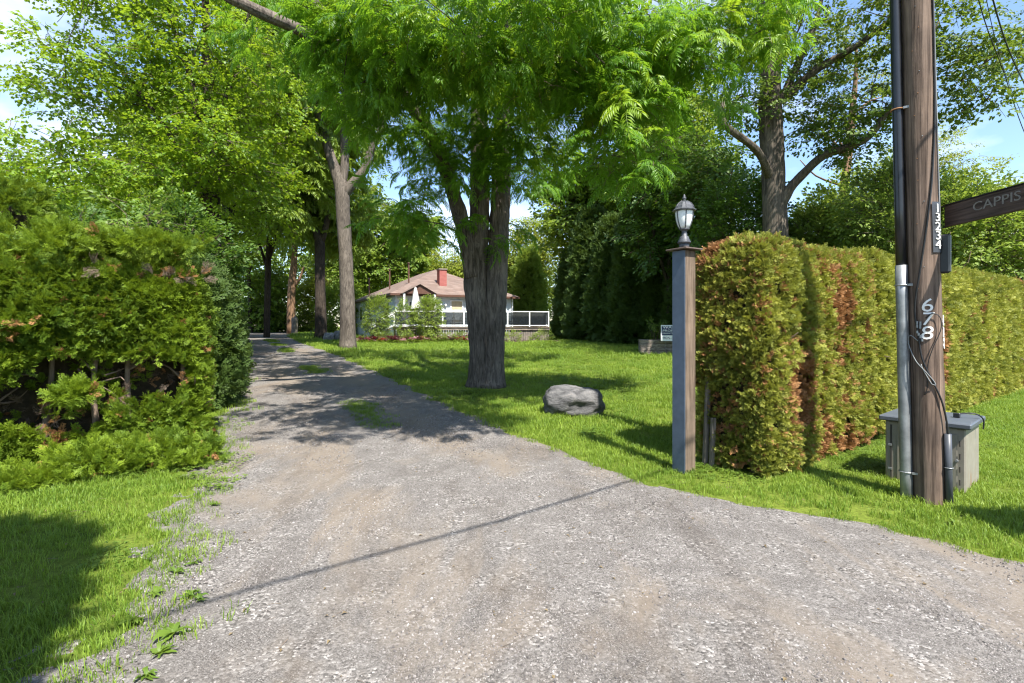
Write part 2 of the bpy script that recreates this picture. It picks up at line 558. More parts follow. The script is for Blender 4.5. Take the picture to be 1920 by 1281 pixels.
def shingle_mat():
    m, n, l, b = mat_new('roof_shingle')
    g = n.new('ShaderNodeTexCoord')
    br = n.new('ShaderNodeTexBrick')
    br.inputs['Scale'].default_value = 1.0
    br.inputs['Color1'].default_value = (0.140, 0.098, 0.082, 1)
    br.inputs['Color2'].default_value = (0.185, 0.138, 0.118, 1)
    br.inputs['Mortar'].default_value = (0.095, 0.064, 0.052, 1)
    br.inputs['Brick Width'].default_value = 0.6
    br.inputs['Row Height'].default_value = 0.28
    br.inputs['Mortar Size'].default_value = 0.008
    mp = n.new('ShaderNodeMapping')
    mp.inputs['Rotation'].default_value = (0, 0, math.radians(-27.8))
    l.new(g.outputs['Object'], mp.inputs['Vector'])
    sp = n.new('ShaderNodeSeparateXYZ')
    l.new(mp.outputs['Vector'], sp.inputs[0])
    ad = n.new('ShaderNodeMath')
    l.new(sp.outputs[0], ad.inputs[0]); l.new(sp.outputs[1], ad.inputs[1])
    mu = n.new('ShaderNodeMath'); mu.operation = 'MULTIPLY'; mu.inputs[1].default_value = 2.3
    l.new(sp.outputs[2], mu.inputs[0])
    cb = n.new('ShaderNodeCombineXYZ')
    l.new(ad.outputs[0], cb.inputs[0]); l.new(mu.outputs[0], cb.inputs[1])
    l.new(cb.outputs[0], br.inputs['Vector'])
    no = noise_node(n, l, g.outputs['Object'], 1.5, 5, 0.7)
    r = ramp(n, [(0.3, (0.8, 0.8, 0.8)), (0.7, (1.2, 1.15, 1.1))])
    l.new(no.outputs['Fac'], r.inputs['Fac'])
    l.new(mixc(n, l, br.outputs['Color'], r.outputs['Color'], 1.0, 'MULTIPLY'), b.inputs['Base Color'])
    b.inputs['Roughness'].default_value = 0.9
    return m


M_SHINGLE = shingle_mat()


def brick_mat():
    m, n, l, b = mat_new('painted_brick')
    g = n.new('ShaderNodeTexCoord')
    br = n.new('ShaderNodeTexBrick')
    br.inputs['Scale'].default_value = 1.0
    br.inputs['Color1'].default_value = (0.27, 0.075, 0.065, 1)
    br.inputs['Color2'].default_value = (0.34, 0.11, 0.095, 1)
    br.inputs['Mortar'].default_value = (0.28, 0.10, 0.09, 1)
    br.inputs['Brick Width'].default_value = 0.22
    br.inputs['Row Height'].default_value = 0.075
    br.inputs['Mortar Size'].default_value = 0.006
    mp = n.new('ShaderNodeMapping')
    mp.inputs['Rotation'].default_value = (math.radians(90), 0, 0)
    l.new(g.outputs['Object'], mp.inputs['Vector'])
    l.new(mp.outputs['Vector'], br.inputs['Vector'])
    l.new(br.outputs['Color'], b.inputs['Base Color'])
    b.inputs['Roughness'].default_value = 0.85
    return m


M_BRICK = brick_mat()


def ground_mat():
    m, n, l, b = mat_new('lawn_soil')
    g = n.new('ShaderNodeNewGeometry')
    a = noise_node(n, l, g.outputs['Position'], 0.55, 4, 0.6)
    c = noise_node(n, l, g.outputs['Position'], 26, 4, 0.7)
    r1 = ramp(n, [(0.35, (0.085, 0.125, 0.020)), (0.65, (0.15, 0.19, 0.032))])
    l.new(a.outputs['Fac'], r1.inputs['Fac'])
    r2 = ramp(n, [(0.3, (0.55, 0.55, 0.5)), (0.7, (1.25, 1.25, 1.1))])
    l.new(c.outputs['Fac'], r2.inputs['Fac'])
    l.new(mixc(n, l, r1.outputs['Color'], r2.outputs['Color'], 1.0, 'MULTIPLY'), b.inputs['Base Color'])
    b.inputs['Roughness'].default_value = 0.95
    b.inputs['Specular IOR Level'].default_value = 0.1
    bump(n, l, c.outputs['Fac'], 0.8, 0.03, b)
    return m


def gravel_mat():
    m, n, l, b = mat_new('gravel')
    g = n.new('ShaderNodeNewGeometry')
    P = g.outputs['Position']
    v1 = n.new('ShaderNodeTexVoronoi'); v1.inputs['Scale'].default_value = 75
    v2 = n.new('ShaderNodeTexVoronoi'); v2.inputs['Scale'].default_value = 190
    l.new(P, v1.inputs['Vector']); l.new(P, v2.inputs['Vector'])
    s1 = n.new('ShaderNodeSeparateColor'); l.new(v1.outputs['Color'], s1.inputs['Color'])
    s2 = n.new('ShaderNodeSeparateColor'); l.new(v2.outputs['Color'], s2.inputs['Color'])
    st = ramp(n, [(0.0, (0.065, 0.060, 0.056)), (0.45, (0.150, 0.138, 0.129)), (0.85, (0.220, 0.203, 0.191)), (1.0, (0.38, 0.36, 0.345))])
    l.new(s1.outputs[0], st.inputs['Fac'])
    st2 = ramp(n, [(0.0, (0.075, 0.068, 0.063)), (0.5, (0.158, 0.144, 0.134)), (0.9, (0.222, 0.203, 0.190)), (1.0, (0.36, 0.34, 0.325))])
    l.new(s2.outputs[0], st2.inputs['Fac'])
    mm = noise_node(n, l, P, 3.0, 4, 0.65)
    mr = ramp(n, [(0.42, (0, 0, 0)), (0.6, (1, 1, 1))])
    l.new(mm.outputs['Fac'], mr.inputs['Fac'])
    stones = mixc(n, l, st2.outputs['Color'], st.outputs['Color'], mr.outputs['Color'])
    # tan dirt where the wheels have packed it
    mp = n.new('ShaderNodeMapping')
    mp.inputs['Rotation'].default_value = (0, 0, math.radians(-26))
    mp.inputs['Scale'].default_value = (1.0, 0.42, 1)
    l.new(P, mp.inputs['Vector'])
    dn = noise_node(n, l, mp.outputs['Vector'], 0.95, 6, 0.66, 0.6)
    dr = ramp(n, [(0.49, (0, 0, 0)), (0.64, (0.85, 0.85, 0.85))])
    ta = n.new('ShaderNodeAttribute')
    ta.attribute_name = 'lv'
    tm = n.new('ShaderNodeMath'); tm.operation = 'MULTIPLY_ADD'; tm.inputs[1].default_value = 0.13
    l.new(ta.outputs['Fac'], tm.inputs[0]); l.new(dn.outputs['Fac'], tm.inputs[2])
    l.new(tm.outputs[0], dr.inputs['Fac'])
    dirt_n = noise_node(n, l, P, 60, 5, 0.7)
    dirt = ramp(n, [(0.3, (0.145, 0.118, 0.092)), (0.7, (0.215, 0.180, 0.146))])
    l.new(dirt_n.outputs['Fac'], dirt.inputs['Fac'])
    c = mixc(n, l, stones, dirt.outputs['Color'], dr.outputs['Color'])
    # dark worn asphalt crumbs
    kn = noise_node(n, l, mp.outputs['Vector'], 1.6, 7, 0.72, 0.8)
    kr = ramp(n, [(0.30, (0.66, 0.63, 0.61)), (0.50, (1, 1, 1))])
    l.new(kn.outputs['Fac'], kr.inputs['Fac'])
    c = mixc(n, l, c, kr.outputs['Color'], 1.0, 'MULTIPLY')
    l.new(c, b.inputs['Base Color'])
    b.inputs['Roughness'].default_value = 0.92
    b.inputs['Specular IOR Level'].default_value = 0.2
    h = mixc(n, l, v2.outputs['Distance'], v1.outputs['Distance'], mr.outputs['Color'])
    fl = mixc(n, l, h, (0.3, 0.3, 0.3), dr.outputs['Color'])
    bb = bump(n, l, fl, 0.75, 0.009, b)
    bb.invert = True
    return m


def stone_mat(name, stops, scale=5.0, stretch=(1, 1, 1)):
    m, n, l, b = mat_new(name)
    g = n.new('ShaderNodeTexCoord')
    mp = n.new('ShaderNodeMapping')
    mp.inputs['Scale'].default_value = stretch
    mp.inputs['Rotation'].default_value = (0.25, 0.35, 0.2)
    l.new(g.outputs['Object'], mp.inputs['Vector'])
    t = noise_node(n, l, mp.outputs['Vector'], scale, 9, 0.68, 0.8)
    f = noise_node(n, l, g.outputs['Object'], scale * 12, 5, 0.7)
    r = ramp(n, stops)
    l.new(t.outputs['Fac'], r.inputs['Fac'])
    r2 = ramp(n, [(0.3, (0.7, 0.7, 0.7)), (0.7, (1.2, 1.2, 1.2))])
    l.new(f.outputs['Fac'], r2.inputs['Fac'])
    l.new(mixc(n, l, r.outputs['Color'], r2.outputs['Color'], 1.0, 'MULTIPLY'), b.inputs['Base Color'])
    b.inputs['Roughness'].default_value = 0.85
    bump(n, l, t.outputs['Fac'], 0.8, 0.05, b)
    return m


def pebble_mat():
    m, n, l, b = mat_new('pebble')
    oi = n.new('ShaderNodeObjectInfo')
    r = ramp(n, [(0.0, (0.08, 0.072, 0.07)), (0.35, (0.16, 0.145, 0.138)), (0.75, (0.26, 0.235, 0.22)), (0.97, (0.31, 0.29, 0.28)), (1.0, (0.42, 0.40, 0.385))])
    l.new(oi.outputs['Random'], r.inputs['Fac'])
    l.new(r.outputs['Color'], b.inputs['Base Color'])
    b.inputs['Roughness'].default_value = 0.85
    return m


M_PEBBLE = pebble_mat()

# ------------------------------------------------------------------ leaf sprays, the pieces that crowns, hedges and lawns are made of


class Spray:
    def __init__(self, seed):
        self.v, self.f, self.m, self.a = [], [], [], []
        self.r = random.Random(seed)

    def leaf(self, base, d, up, L, W, mi=0, fold=0.18, curl=0.1):
        b, d, up = np.array(base, float), np.array(d, float), np.array(up, float)
        d /= np.linalg.norm(d)
        s = np.cross(d, up)
        s /= max(np.linalg.norm(s), 1e-6)
        nrm = np.cross(s, d)
        n0 = len(self.v)
        lv = self.r.random()
        mid = b + d * L * 0.45
        for p in (b, mid + s * W / 2 + nrm * W * fold, mid - s * W / 2 + nrm * W * fold, mid, b + d * L - nrm * L * curl):
            self.v.append(tuple(p)); self.a.append(lv)
        self.f += [(n0, n0 + 1, n0 + 3), (n0, n0 + 3, n0 + 2), (n0 + 3, n0 + 1, n0 + 4), (n0 + 3, n0 + 4, n0 + 2)]
        self.m += [mi] * 4

    def stick(self, pts, r0, r1, mi=1):
        v, f = tube_arrays(pts, np.linspace(r0, r1, len(pts)), 3, False)
        n0 = len(self.v)
        self.v += [tuple(p) for p in v]
        self.a += [0.5] * len(v)
        self.f += [tuple(i + n0 for i in q) for q in f]
        self.m += [mi] * len(f)

    def tri(self, a, b, c, lv, mi=0):
        n0 = len(self.v)
        self.v += [tuple(a), tuple(b), tuple(c)]
        self.a += [lv] * 3
        self.f.append((n0, n0 + 1, n0 + 2))
        self.m.append(mi)

    def obj(self, name, mats):
        return bpy.data.objects.new(name, new_mesh(name, self.v, self.f, mats, self.m, attr=self.a))


def spray_compound(seed, mats, nleaf=6, LL=0.46, leaflet=0.125, width=0.034):
    s = Spray(seed); r = s.r
    tw = np.array([(t * 0.34, 0.0, 0.03 * math.sin(t * 3) - 0.06 * t * t) for t in np.linspace(0, 1, 5)])
    s.stick(tw, 0.007, 0.004)
    for k in range(nleaf):
        t = 0.35 + 0.65 * k / (nleaf - 1)
        base = np.array([t * 0.34, 0, 0.03 * math.sin(t * 3) - 0.06 * t * t])
        yaw = (1 if k % 2 else -1) * math.radians(r.uniform(25, 95)) * (1.25 - 0.9 * k / (nleaf - 1))
        el = math.radians(r.uniform(-5, 35))
        L = LL * r.uniform(0.75, 1.1)
        h = np.array([math.cos(yaw), math.sin(yaw), 0.0])
        sd = np.array([-math.sin(yaw), math.cos(yaw), 0.0])
        drp = r.uniform(0.35, 0.7)
        rach = np.array([base + h * L * (t2 * math.cos(el) - 0.12 * t2 * t2) + np.array([0, 0, L * (math.sin(el) * t2 - drp * t2 * t2)]) for t2 in np.linspace(0, 1, 6)])
        s.stick(rach, 0.003, 0.0015, 0)
        npair = 7
        for q in range(npair):
            t2 = 0.22 + 0.74 * q / (npair - 1)
            i = t2 * 5
            i0 = min(int(i), 4)
            p = rach[i0] * (1 - (i - i0)) + rach[i0 + 1] * (i - i0)
            tan = rach[i0 + 1] - rach[i0]
            tan /= np.linalg.norm(tan)
            ll = leaflet * (0.7 + 0.5 * math.sin(math.pi * (0.15 + 0.75 * t2))) * r.uniform(0.9, 1.1)
            for sg in (-1, 1):
                dd = tan * 0.55 + sd * sg * 0.85 + np.array([0, 0, -0.28 + r.uniform(-0.15, 0.12)])
                s.leaf(p, dd, (r.uniform(-.25, .25), r.uniform(-.25, .25), 1), ll, width, 0, 0.2, 0.18)
        s.leaf(rach[-1], rach[-1] - rach[-2], (0, 0, 1), leaflet, width, 0)
    return s.obj('spray', mats)


def spray_broad(seed, mats, n=26, leaf=0.10, wid=0.075, size=0.5, spread=0.24):
    s = Spray(seed); r = s.r
    main = np.array([(t * size, 0.05 * size * math.sin(4 * t), 0.06 * size * math.sin(2.5 * t) - 0.12 * size * t * t) for t in np.linspace(0, 1, 5)])
    s.stick(main, 0.008 * size / 0.5, 0.003)
    for k in range(n):
        t = r.uniform(0.15, 1.0)
        yaw = r.choice((-1, 1)) * math.radians(r.uniform(20, 110))
        d = np.array([math.cos(yaw), math.sin(yaw), r.uniform(-0.25, 0.3)])
        off = r.random() ** 0.7 * spread * (1.15 - 0.5 * t)
        p = np.array([t * size, 0, -0.1 * size * t * t]) + d * off + np.array([0, 0, r.gauss(0, 0.05 * size)])
        dd = d + np.array([0.25, 0, -0.35 + r.uniform(-0.35, 0.3)])
        s.leaf(p, dd, (r.gauss(0, .45), r.gauss(0, .45), 1), leaf * r.uniform(0.7, 1.15), wid * r.uniform(0.8, 1.1), 0, 0.12, 0.15)
    return s.obj('spray', mats)


def spray_cedar(seed, mats, L=0.2, fronds=3, fine=1.0):
    s = Spray(seed); r = s.r
    for q in range(fronds):
        yaw = math.radians(r.uniform(-60, 60)) if q else 0.0
        pit = math.radians(r.uniform(-40, 40))
        rol = r.uniform(-1.3, 1.3)
        X = np.array([math.cos(yaw) * math.cos(pit), math.sin(yaw) * math.cos(pit), math.sin(pit)])
        Z0 = np.cross(X, (-math.sin(yaw), math.cos(yaw), 0.0))
        Y0 = np.cross(Z0, X)
        Z = Z0 * math.cos(rol) + Y0 * math.sin(rol)
        N = np.cross(X, Z)
        ln = L * r.uniform(0.7, 1.2)
        lv = r.random()
        bend = r.uniform(-0.35, 0.1)

        def at(t):
            return X * ln * t + N * ln * bend * t * t + np.array([0, 0, -0.12 * ln * t * t])

        def strip(p, d, l, w, lv):
            d = d / np.linalg.norm(d)
            sd = np.cross(N, d) * w / 2
            tip = p + d * l + np.array([0, 0, -0.12 * l])
            s.tri(p, p + d * l * 0.55 + sd, tip, lv)
            s.tri(p, tip, p + d * l * 0.55 - sd, lv)

        strip(at(0), at(0.55), ln * 0.55, 0.006 * fine, lv)
        strip(at(0.5), at(1) - at(0.5), ln * 0.5, 0.006 * fine, lv)
        nb = 8
        for k in range(nb):
            t = 0.12 + 0.80 * k / (nb - 1)
            for sg in (-1, 1):
                if r.random() < 0.12:
                    continue
                bl = ln * 0.40 * math.sin(math.pi * (0.32 + 0.60 * t)) * r.uniform(0.55, 1.25)
                d = X * 0.85 + Z * sg * r.uniform(0.4, 0.75) + N * r.uniform(-.35, .35)
                d /= np.linalg.norm(d)
                p = at(t)
                strip(p, d, bl, 0.0055 * fine, min(1, lv * 0.6 + r.random() * 0.4))
                for tj in (0.4, 0.7):
                    for s2 in (-1, 1):
                        d2 = d * 0.85 + np.cross(N, d) * s2 * 0.6 + N * r.uniform(-.3, .3)
                        strip(p + d * bl * tj, d2, bl * 0.45 * (1.2 - tj * 0.6) * r.uniform(0.7, 1.2), 0.005 * fine, min(1, lv * 0.5 + r.random() * 0.5))
    return s.obj('spray', mats)


def spray_grass(seed, mats, n=26, h=0.065, rad=0.075):
    s = Spray(seed); r = s.r
    for k in range(n):
        a = r.uniform(0, 6.28)
        q = rad * math.sqrt(r.random())
        b = np.array([q * math.cos(a), q * math.sin(a), -0.008])
        yaw = r.uniform(0, 6.28)
        hh = h * r.uniform(0.55, 1.25)
        ln = r.uniform(0.1, 0.75)
        d = np.array([math.cos(yaw), math.sin(yaw), 0])
        sd = np.array([-math.sin(yaw), math.cos(yaw), 0]) * r.uniform(0.0016, 0.0030)
        lv = r.random()
        m1 = b + np.array([0, 0, hh * 0.6]) + d * hh * ln * 0.35
        tp = b + np.array([0, 0, hh * (1 - 0.25 * ln)]) + d * hh * ln
        n0 = len(s.v)
        for p in (b - sd, b + sd, m1 + sd * 0.85, m1 - sd * 0.85, tp):
            s.v.append(tuple(p)); s.a.append(lv)
        s.f += [(n0, n0 + 1, n0 + 2), (n0, n0 + 2, n0 + 3), (n0 + 3, n0 + 2, n0 + 4)]
        s.m += [0] * 3
    return s.obj('tuft', mats)


def spray_stone(seed, mats):
    r = random.Random(seed)
    t = (1 + 5 ** 0.5) / 2
    v = np.array([(-1, t, 0), (1, t, 0), (-1, -t, 0), (1, -t, 0), (0, -1, t), (0, 1, t), (0, -1, -t), (0, 1, -t), (t, 0, -1), (t, 0, 1), (-t, 0, -1), (-t, 0, 1)], float)
    v /= np.linalg.norm(v, axis=1, keepdims=True)
    v *= np.array([[r.uniform(0.75, 1.2)] for _ in v])
    v *= np.array([1.0, r.uniform(0.6, 0.95), r.uniform(0.45, 0.7)])
    f = [(0, 11, 5), (0, 5, 1), (0, 1, 7), (0, 7, 10), (0, 10, 11), (1, 5, 9), (5, 11, 4), (11, 10, 2), (10, 7, 6), (7, 1, 8), (3, 9, 4), (3, 4, 2), (3, 2, 6), (3, 6, 8), (3, 8, 9), (4, 9, 5), (2, 4, 11), (6, 2, 10), (8, 6, 7), (9, 8, 1)]
    return bpy.data.objects.new('stone', new_mesh('stone', v, f, mats))


def instancer(name, protos):
    """A node group that puts one of the pieces at each vertex, turned and scaled by the vertex's own values."""
    g = bpy.data.node_groups.new(name, 'GeometryNodeTree')
    g.interface.new_socket('Geometry', in_out='INPUT', socket_type='NodeSocketGeometry')
    g.interface.new_socket('Geometry', in_out='OUTPUT', socket_type='NodeSocketGeometry')
    n, l = g.nodes, g.links
    gi, go = n.new('NodeGroupInput'), n.new('NodeGroupOutput')
    iop = n.new('GeometryNodeInstanceOnPoints')
    jn = n.new('GeometryNodeJoinGeometry')
    for p in reversed(protos):
        oi = n.new('GeometryNodeObjectInfo')
        oi.inputs['Object'].default_value = p
        oi.inputs['As Instance'].default_value = False
        gt = n.new('GeometryNodeGeometryToInstance')
        l.new(oi.outputs['Geometry'], gt.inputs[0])
        l.new(gt.outputs[0], jn.inputs[0])

    def attr(nm, ty):
        a = n.new('GeometryNodeInputNamedAttribute')
        a.data_type = ty
        a.inputs['Name'].default_value = nm
        return a.outputs[0]

    er = n.new('FunctionNodeEulerToRotation')
    l.new(attr('rot', 'FLOAT_VECTOR'), er.inputs[0])
    l.new(er.outputs[0], iop.inputs['Rotation'])
    l.new(attr('scl', 'FLOAT'), iop.inputs['Scale'])
    l.new(attr('idx', 'INT'), iop.inputs['Instance Index'])
    iop.inputs['Pick Instance'].default_value = True
    l.new(gi.outputs[0], iop.inputs['Points'])
    l.new(jn.outputs[0], iop.inputs['Instance'])
    l.new(iop.outputs[0], go.inputs[0])
    return g, len(protos)


def scatter(name, pts, rot, scl, idx, grp, parent=None, off=(0, 0, 0), kind='stuff'):
    pts = np.asarray(pts, float) - np.array(off, float)
    me = bpy.data.meshes.new(name)
    me.vertices.add(len(pts))
    me.vertices.foreach_set('co', pts.astype(np.float32).ravel())
    a = me.attributes.new('rot', 'FLOAT_VECTOR', 'POINT')
    a.data.foreach_set('vector', np.asarray(rot, np.float32).ravel())
    a = me.attributes.new('scl', 'FLOAT', 'POINT')
    a.data.foreach_set('value', np.asarray(scl, np.float32))
    a = me.attributes.new('idx', 'INT', 'POINT')
    a.data.foreach_set('value', np.asarray(idx, np.int32))
    me.update()
    o = link(name, me, parent)
    md = o.modifiers.new('pieces', 'NODES')
    md.node_group = grp[0]
    if kind:
        o['kind'] = kind
    return o


G_WALNUT = instancer('walnut_sprays', [spray_compound(i, (M_WALNUT, M_TWIG)) for i in range(3)] + [spray_compound(5, (M_WALNUT_SUNTIP, M_TWIG), 5, 0.40)])
G_ASH = instancer('ash_sprays', [spray_compound(11 + i, (M_FAR, M_TWIG), 6, 0.42, 0.14, 0.05) for i in range(3)])
G_MAPLE = instancer('maple_sprays', [spray_broad(20 + i, (M_MAPLE, M_TWIG), 28, 0.105, 0.10, 0.55, 0.28) for i in range(3)])
G_POPLAR = instancer('poplar_sprays', [spray_broad(30 + i, (M_POPLAR, M_TWIG), 24, 0.10, 0.085, 0.5, 0.26) for i in range(3)])
G_FAR = instancer('far_sprays', [spray_broad(40 + i, (M_FAR, M_TWIG), 34, 0.15, 0.13, 0.8, 0.45) for i in range(3)])
G_FARYEL = instancer('yellow_sprays', [spray_broad(50 + i, (M_FARYEL, M_TWIG), 34, 0.13, 0.09, 0.8, 0.45) for i in range(3)])
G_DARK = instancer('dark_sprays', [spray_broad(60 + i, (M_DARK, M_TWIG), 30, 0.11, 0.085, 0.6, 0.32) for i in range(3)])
G_BUSH = instancer('bush_sprays', [spray_broad(70 + i, (M_BUSH, M_TWIG), 30, 0.075, 0.05, 0.42, 0.2) for i in range(3)])
G_SHOOT = instancer('shoot_sprays', [spray_broad(75 + i, (M_WEED, M_TWIG), 14, 0.14, 0.07, 0.5, 0.10) for i in range(2)])
G_CEDAR = instancer('cedar_sprays', [spray_cedar(80 + i, (M_CEDAR,), 0.092, 6, 1.0) for i in range(3)] + [spray_cedar(85, (M_CEDARB,), 0.09, 4, 0.9)])
G_CEDARL = instancer('cedar_long_sprays', [spray_cedar(90 + i, (M_CEDARL,), 0.135, 6, 1.15) for i in range(3)] + [spray_cedar(95, (M_CEDARB,), 0.12, 3, 1.0)])
G_CEDARD = instancer('cedar_dark_sprays', [spray_cedar(100 + i, (M_CEDARD,), 0.5, 5, 5.0) for i in range(3)])
G_CEDARM = instancer('cedar_mid_sprays', [spray_cedar(105 + i, (M_BUSH,), 0.5, 5, 5.0) for i in range(3)])
def spray_clover(seed, mats):
    s = Spray(seed); r = s.r
    for k in range(16):
        a = r.uniform(0, 6.28); q = 0.08 * math.sqrt(r.random())
        p = np.array([q * math.cos(a), q * math.sin(a), r.uniform(0.015, 0.045)])
        a0 = r.uniform(0, 6.28)
        for j in range(3):
            b = a0 + j * 2.09
            s.leaf(p, (math.cos(b), math.sin(b), r.uniform(-.1, .35)), (0, 0, 1), 0.017, 0.016, 0)
    return s.obj('clover', mats)


def spray_litter(seed, mats):
    s = Spray(seed); r = s.r
    a = r.uniform(0, 6.28)
    s.leaf((0, 0, 0.004), (math.cos(a), math.sin(a), 0.1), (r.uniform(-.4, .4), r.uniform(-.4, .4), 1), 0.045, 0.022, 0, 0.3, 0.25)
    return s.obj('litter', mats)


def spray_twig(seed, mats):
    s = Spray(seed); r = s.r
    P = np.array([(0, 0, 0.004), (0.04, r.uniform(-.01, .01), 0.008), (0.085, r.uniform(-.02, .02), 0.004)])
    s.stick(P, 0.0022, 0.001, 0)
    return s.obj('litter', mats)


M_LITTER = leaf_mat('fallen_leaf', (0.12, 0.085, 0.045), (0.30, 0.23, 0.13), (0.3, 0.22, 0.1), 0.7, 0.2)
G_GRASS = instancer('grass_tufts', [spray_grass(110 + i, (M_GRASS,)) for i in range(4)] + [spray_clover(115, (M_WEED,))])
G_LITTER = instancer('litter', [spray_litter(1, (M_LITTER,)), spray_litter(2, (M_LITTER,)), spray_twig(3, (M_TWIG,)), spray_twig(4, (M_DEADTWIG,))])
G_STONE = instancer('stones', [spray_stone(120 + i, (M_PEBBLE,)) for i in range(4)])


def rot_from_dir(d, roll):
    """Euler angles that turn +X to d, with a roll about it."""
    d = d / np.maximum(np.linalg.norm(d, axis=1, keepdims=True), 1e-9)
    yaw = np.arctan2(d[:, 1], d[:, 0])
    pit = -np.arcsin(np.clip(d[:, 2], -1, 1))
    return np.stack([roll, pit, yaw], 1)


# ------------------------------------------------------------------ ground and driveway
def grid_axis(lo, hi, near, far, d0):
    xs = [0.0]
    while xs[-1] < hi:
        xs.append(xs[-1] + near + far * max(0, xs[-1] - d0))
    ys = [0.0]
    while ys[-1] > lo:
        ys.append(ys[-1] - near - far * max(0, -ys[-1] - d0))
    return np.array(sorted(set(ys + xs)))


gx = grid_axis(-600, 600, 0.5, 0.06, 12)
gyy = grid_axis(-60, 900, 0.4, 0.06, 40)
GX, GYY = np.meshgrid(gx, gyy)
gv = np.stack([GX.ravel(), GYY.ravel(), gz(GX.ravel(), GYY.ravel()) - 0.004], 1)
nx = len(gx)
gf = [(j * nx + i, j * nx + i + 1, (j + 1) * nx + i + 1, (j + 1) * nx + i) for j in range(len(gyy) - 1) for i in range(nx - 1)]
ground = link('ground', new_mesh('ground', gv, gf, (ground_mat(),), smooth=True))
tag(ground, 'green lawn ground around the gravel driveway', 'ground', kind='structure')

LE = np.array([(-30, -9), (-9, -5), (-3.4, -2.0), (-1.5, 0.6), (-1.5, 2.2), (-1.84, 3.05), (-2.40, 4.4), (-2.85, 5.4), (-3.75, 7.2), (-4.55, 9.0), (-5.6, 11), (-8.85, 17), (-13.3, 25.3), (-17, 32), (-22.8, 43), (-30, 58), (-37, 75), (-44, 95)], float)
RE = np.array([(30, -9), (20, -5), (9.5, -1.6), (6.6, 0.6), (4.6, 2.1), (3.35, 3.25), (2.6, 4.02), (1.75, 4.6), (1.17, 5.1), (0.2, 6.8), (-0.75, 8.4), (-2.1, 11), (-5.35, 17), (-9.7, 25), (-13.3, 31.5), (-18.7, 42.5), (-24, 56), (-27, 72), (-22, 95)], float)


def edge_l(y):
    y = np.asarray(y, float)
    q = np.stack([y * 0 + 3.3, y * 2.2, y * 0], -1).reshape(-1, 3)
    q2 = np.stack([y * 0 + 8.3, y * 7, y * 0], -1).reshape(-1, 3)
    return np.interp(y, LE[:, 1], LE[:, 0]) + ((vnoise(q, 3) - 0.5) * 0.34 + (vnoise(q2, 4) - 0.5) * 0.16).reshape(y.shape)


def edge_r(y):
    y = np.asarray(y, float)
    q = np.stack([y * 0 + 13.3, y * 2.0, y * 0], -1).reshape(-1, 3)
    q2 = np.stack([y * 0 + 18.3, y * 7, y * 0], -1).reshape(-1, 3)
    return np.interp(y, RE[:, 1], RE[:, 0]) + ((vnoise(q, 5) - 0.5) * 0.22 + (vnoise(q2, 6) - 0.5) * 0.14).reshape(y.shape)


rows = np.concatenate([np.arange(-9, 1, 0.25), np.arange(1, 12, 0.06), np.arange(12, 40, 0.2), np.arange(40, 95, 0.6)])
cols = np.linspace(0, 1, 91)
xl, xr = edge_l(rows) - 0.75, edge_r(rows) + 0.22
DX = xl[:, None] * (1 - cols) + xr[:, None] * cols
DY = np.repeat(rows[:, None], len(cols), 1)
fx, fy = DX.ravel(), DY.ravel()
lump = (fbm(np.stack([fx * 1.1, fy * 1.1, fx * 0], 1), 2, 3) - 0.5) * 0.03
fine = fbm(np.stack([fx * 4.5, fy * 4.5, fx * 0], 1), 12, 3) - 0.5
inl = (fx - np.repeat(edge_l(rows), len(cols))) + 0.35
inr = (np.repeat(edge_r(rows), len(cols)) - fx) + 0.05
ins = np.minimum(inl / 0.5, inr / 0.25) + fine * 1.6
hgt = -0.014 + 0.030 * np.clip(ins * 0.5 + 0.5, 0, 1) + lump * 0.5 * np.clip(ins, 0, 1)
hgt[np.repeat(np.array([[1] + [0] * (len(cols) - 2) + [1]]), len(rows), 0).ravel() > 0] = -0.03
dv = np.stack([fx, fy, gz(fx, fy) + hgt], 1)
nc = len(cols)
df = [(j * nc + i, j * nc + i + 1, (j + 1) * nc + i + 1, (j + 1) * nc + i) for j in range(len(rows) - 1) for i in range(nc - 1)]
tt_ = (fx - np.repeat(edge_l(rows), len(cols))) / np.maximum(np.repeat(edge_r(rows) - edge_l(rows), len(cols)), 0.1)
wob = 0.06 * (vnoise(np.stack([fy * 0.4, fy * 0, fy * 0], 1), 71) - 0.5)
trk = np.exp(-((tt_ - 0.27 + wob) / 0.10) ** 2) + np.exp(-((tt_ - 0.74 + wob) / 0.10) ** 2) - 0.45 * np.exp(-((tt_ - 0.5 + wob) / 0.12) ** 2) - 0.5 * np.clip(-tt_ * 8 + 0.4, 0, 1)
trk *= np.clip((fy - 3.0) / 3.0, 0.25, 1)
dv[:, 2] -= 0.012 * np.clip(trk, 0, 1) * np.clip(ins, 0, 1) * np.clip((fy - 4) / 3, 0, 1)
drive = link('driveway', new_mesh('driveway', dv, df, (gravel_mat(),), smooth=True, attr=trk))
tag(drive, 'grey gravel driveway running back past the lawn', 'driveway', kind='structure')


def drive_depth(x, y):
    """How far inside the driveway a point lies (negative outside)."""
    return np.minimum(x - edge_l(y), edge_r(y) - x)


# ------------------------------------------------------------------ trees
def stem_px(Y, pts, dy=0.0):
    """Rows (px, py, radius[, depth change]) to world rows (x, y, z, r)."""
    out = []
    for p in pts:
        q = px_at(p[0], p[1], Y + (p[3] if len(p) > 3 else 0.0))
        out.append((q[0], q[1], q[2], p[2]))
    return out


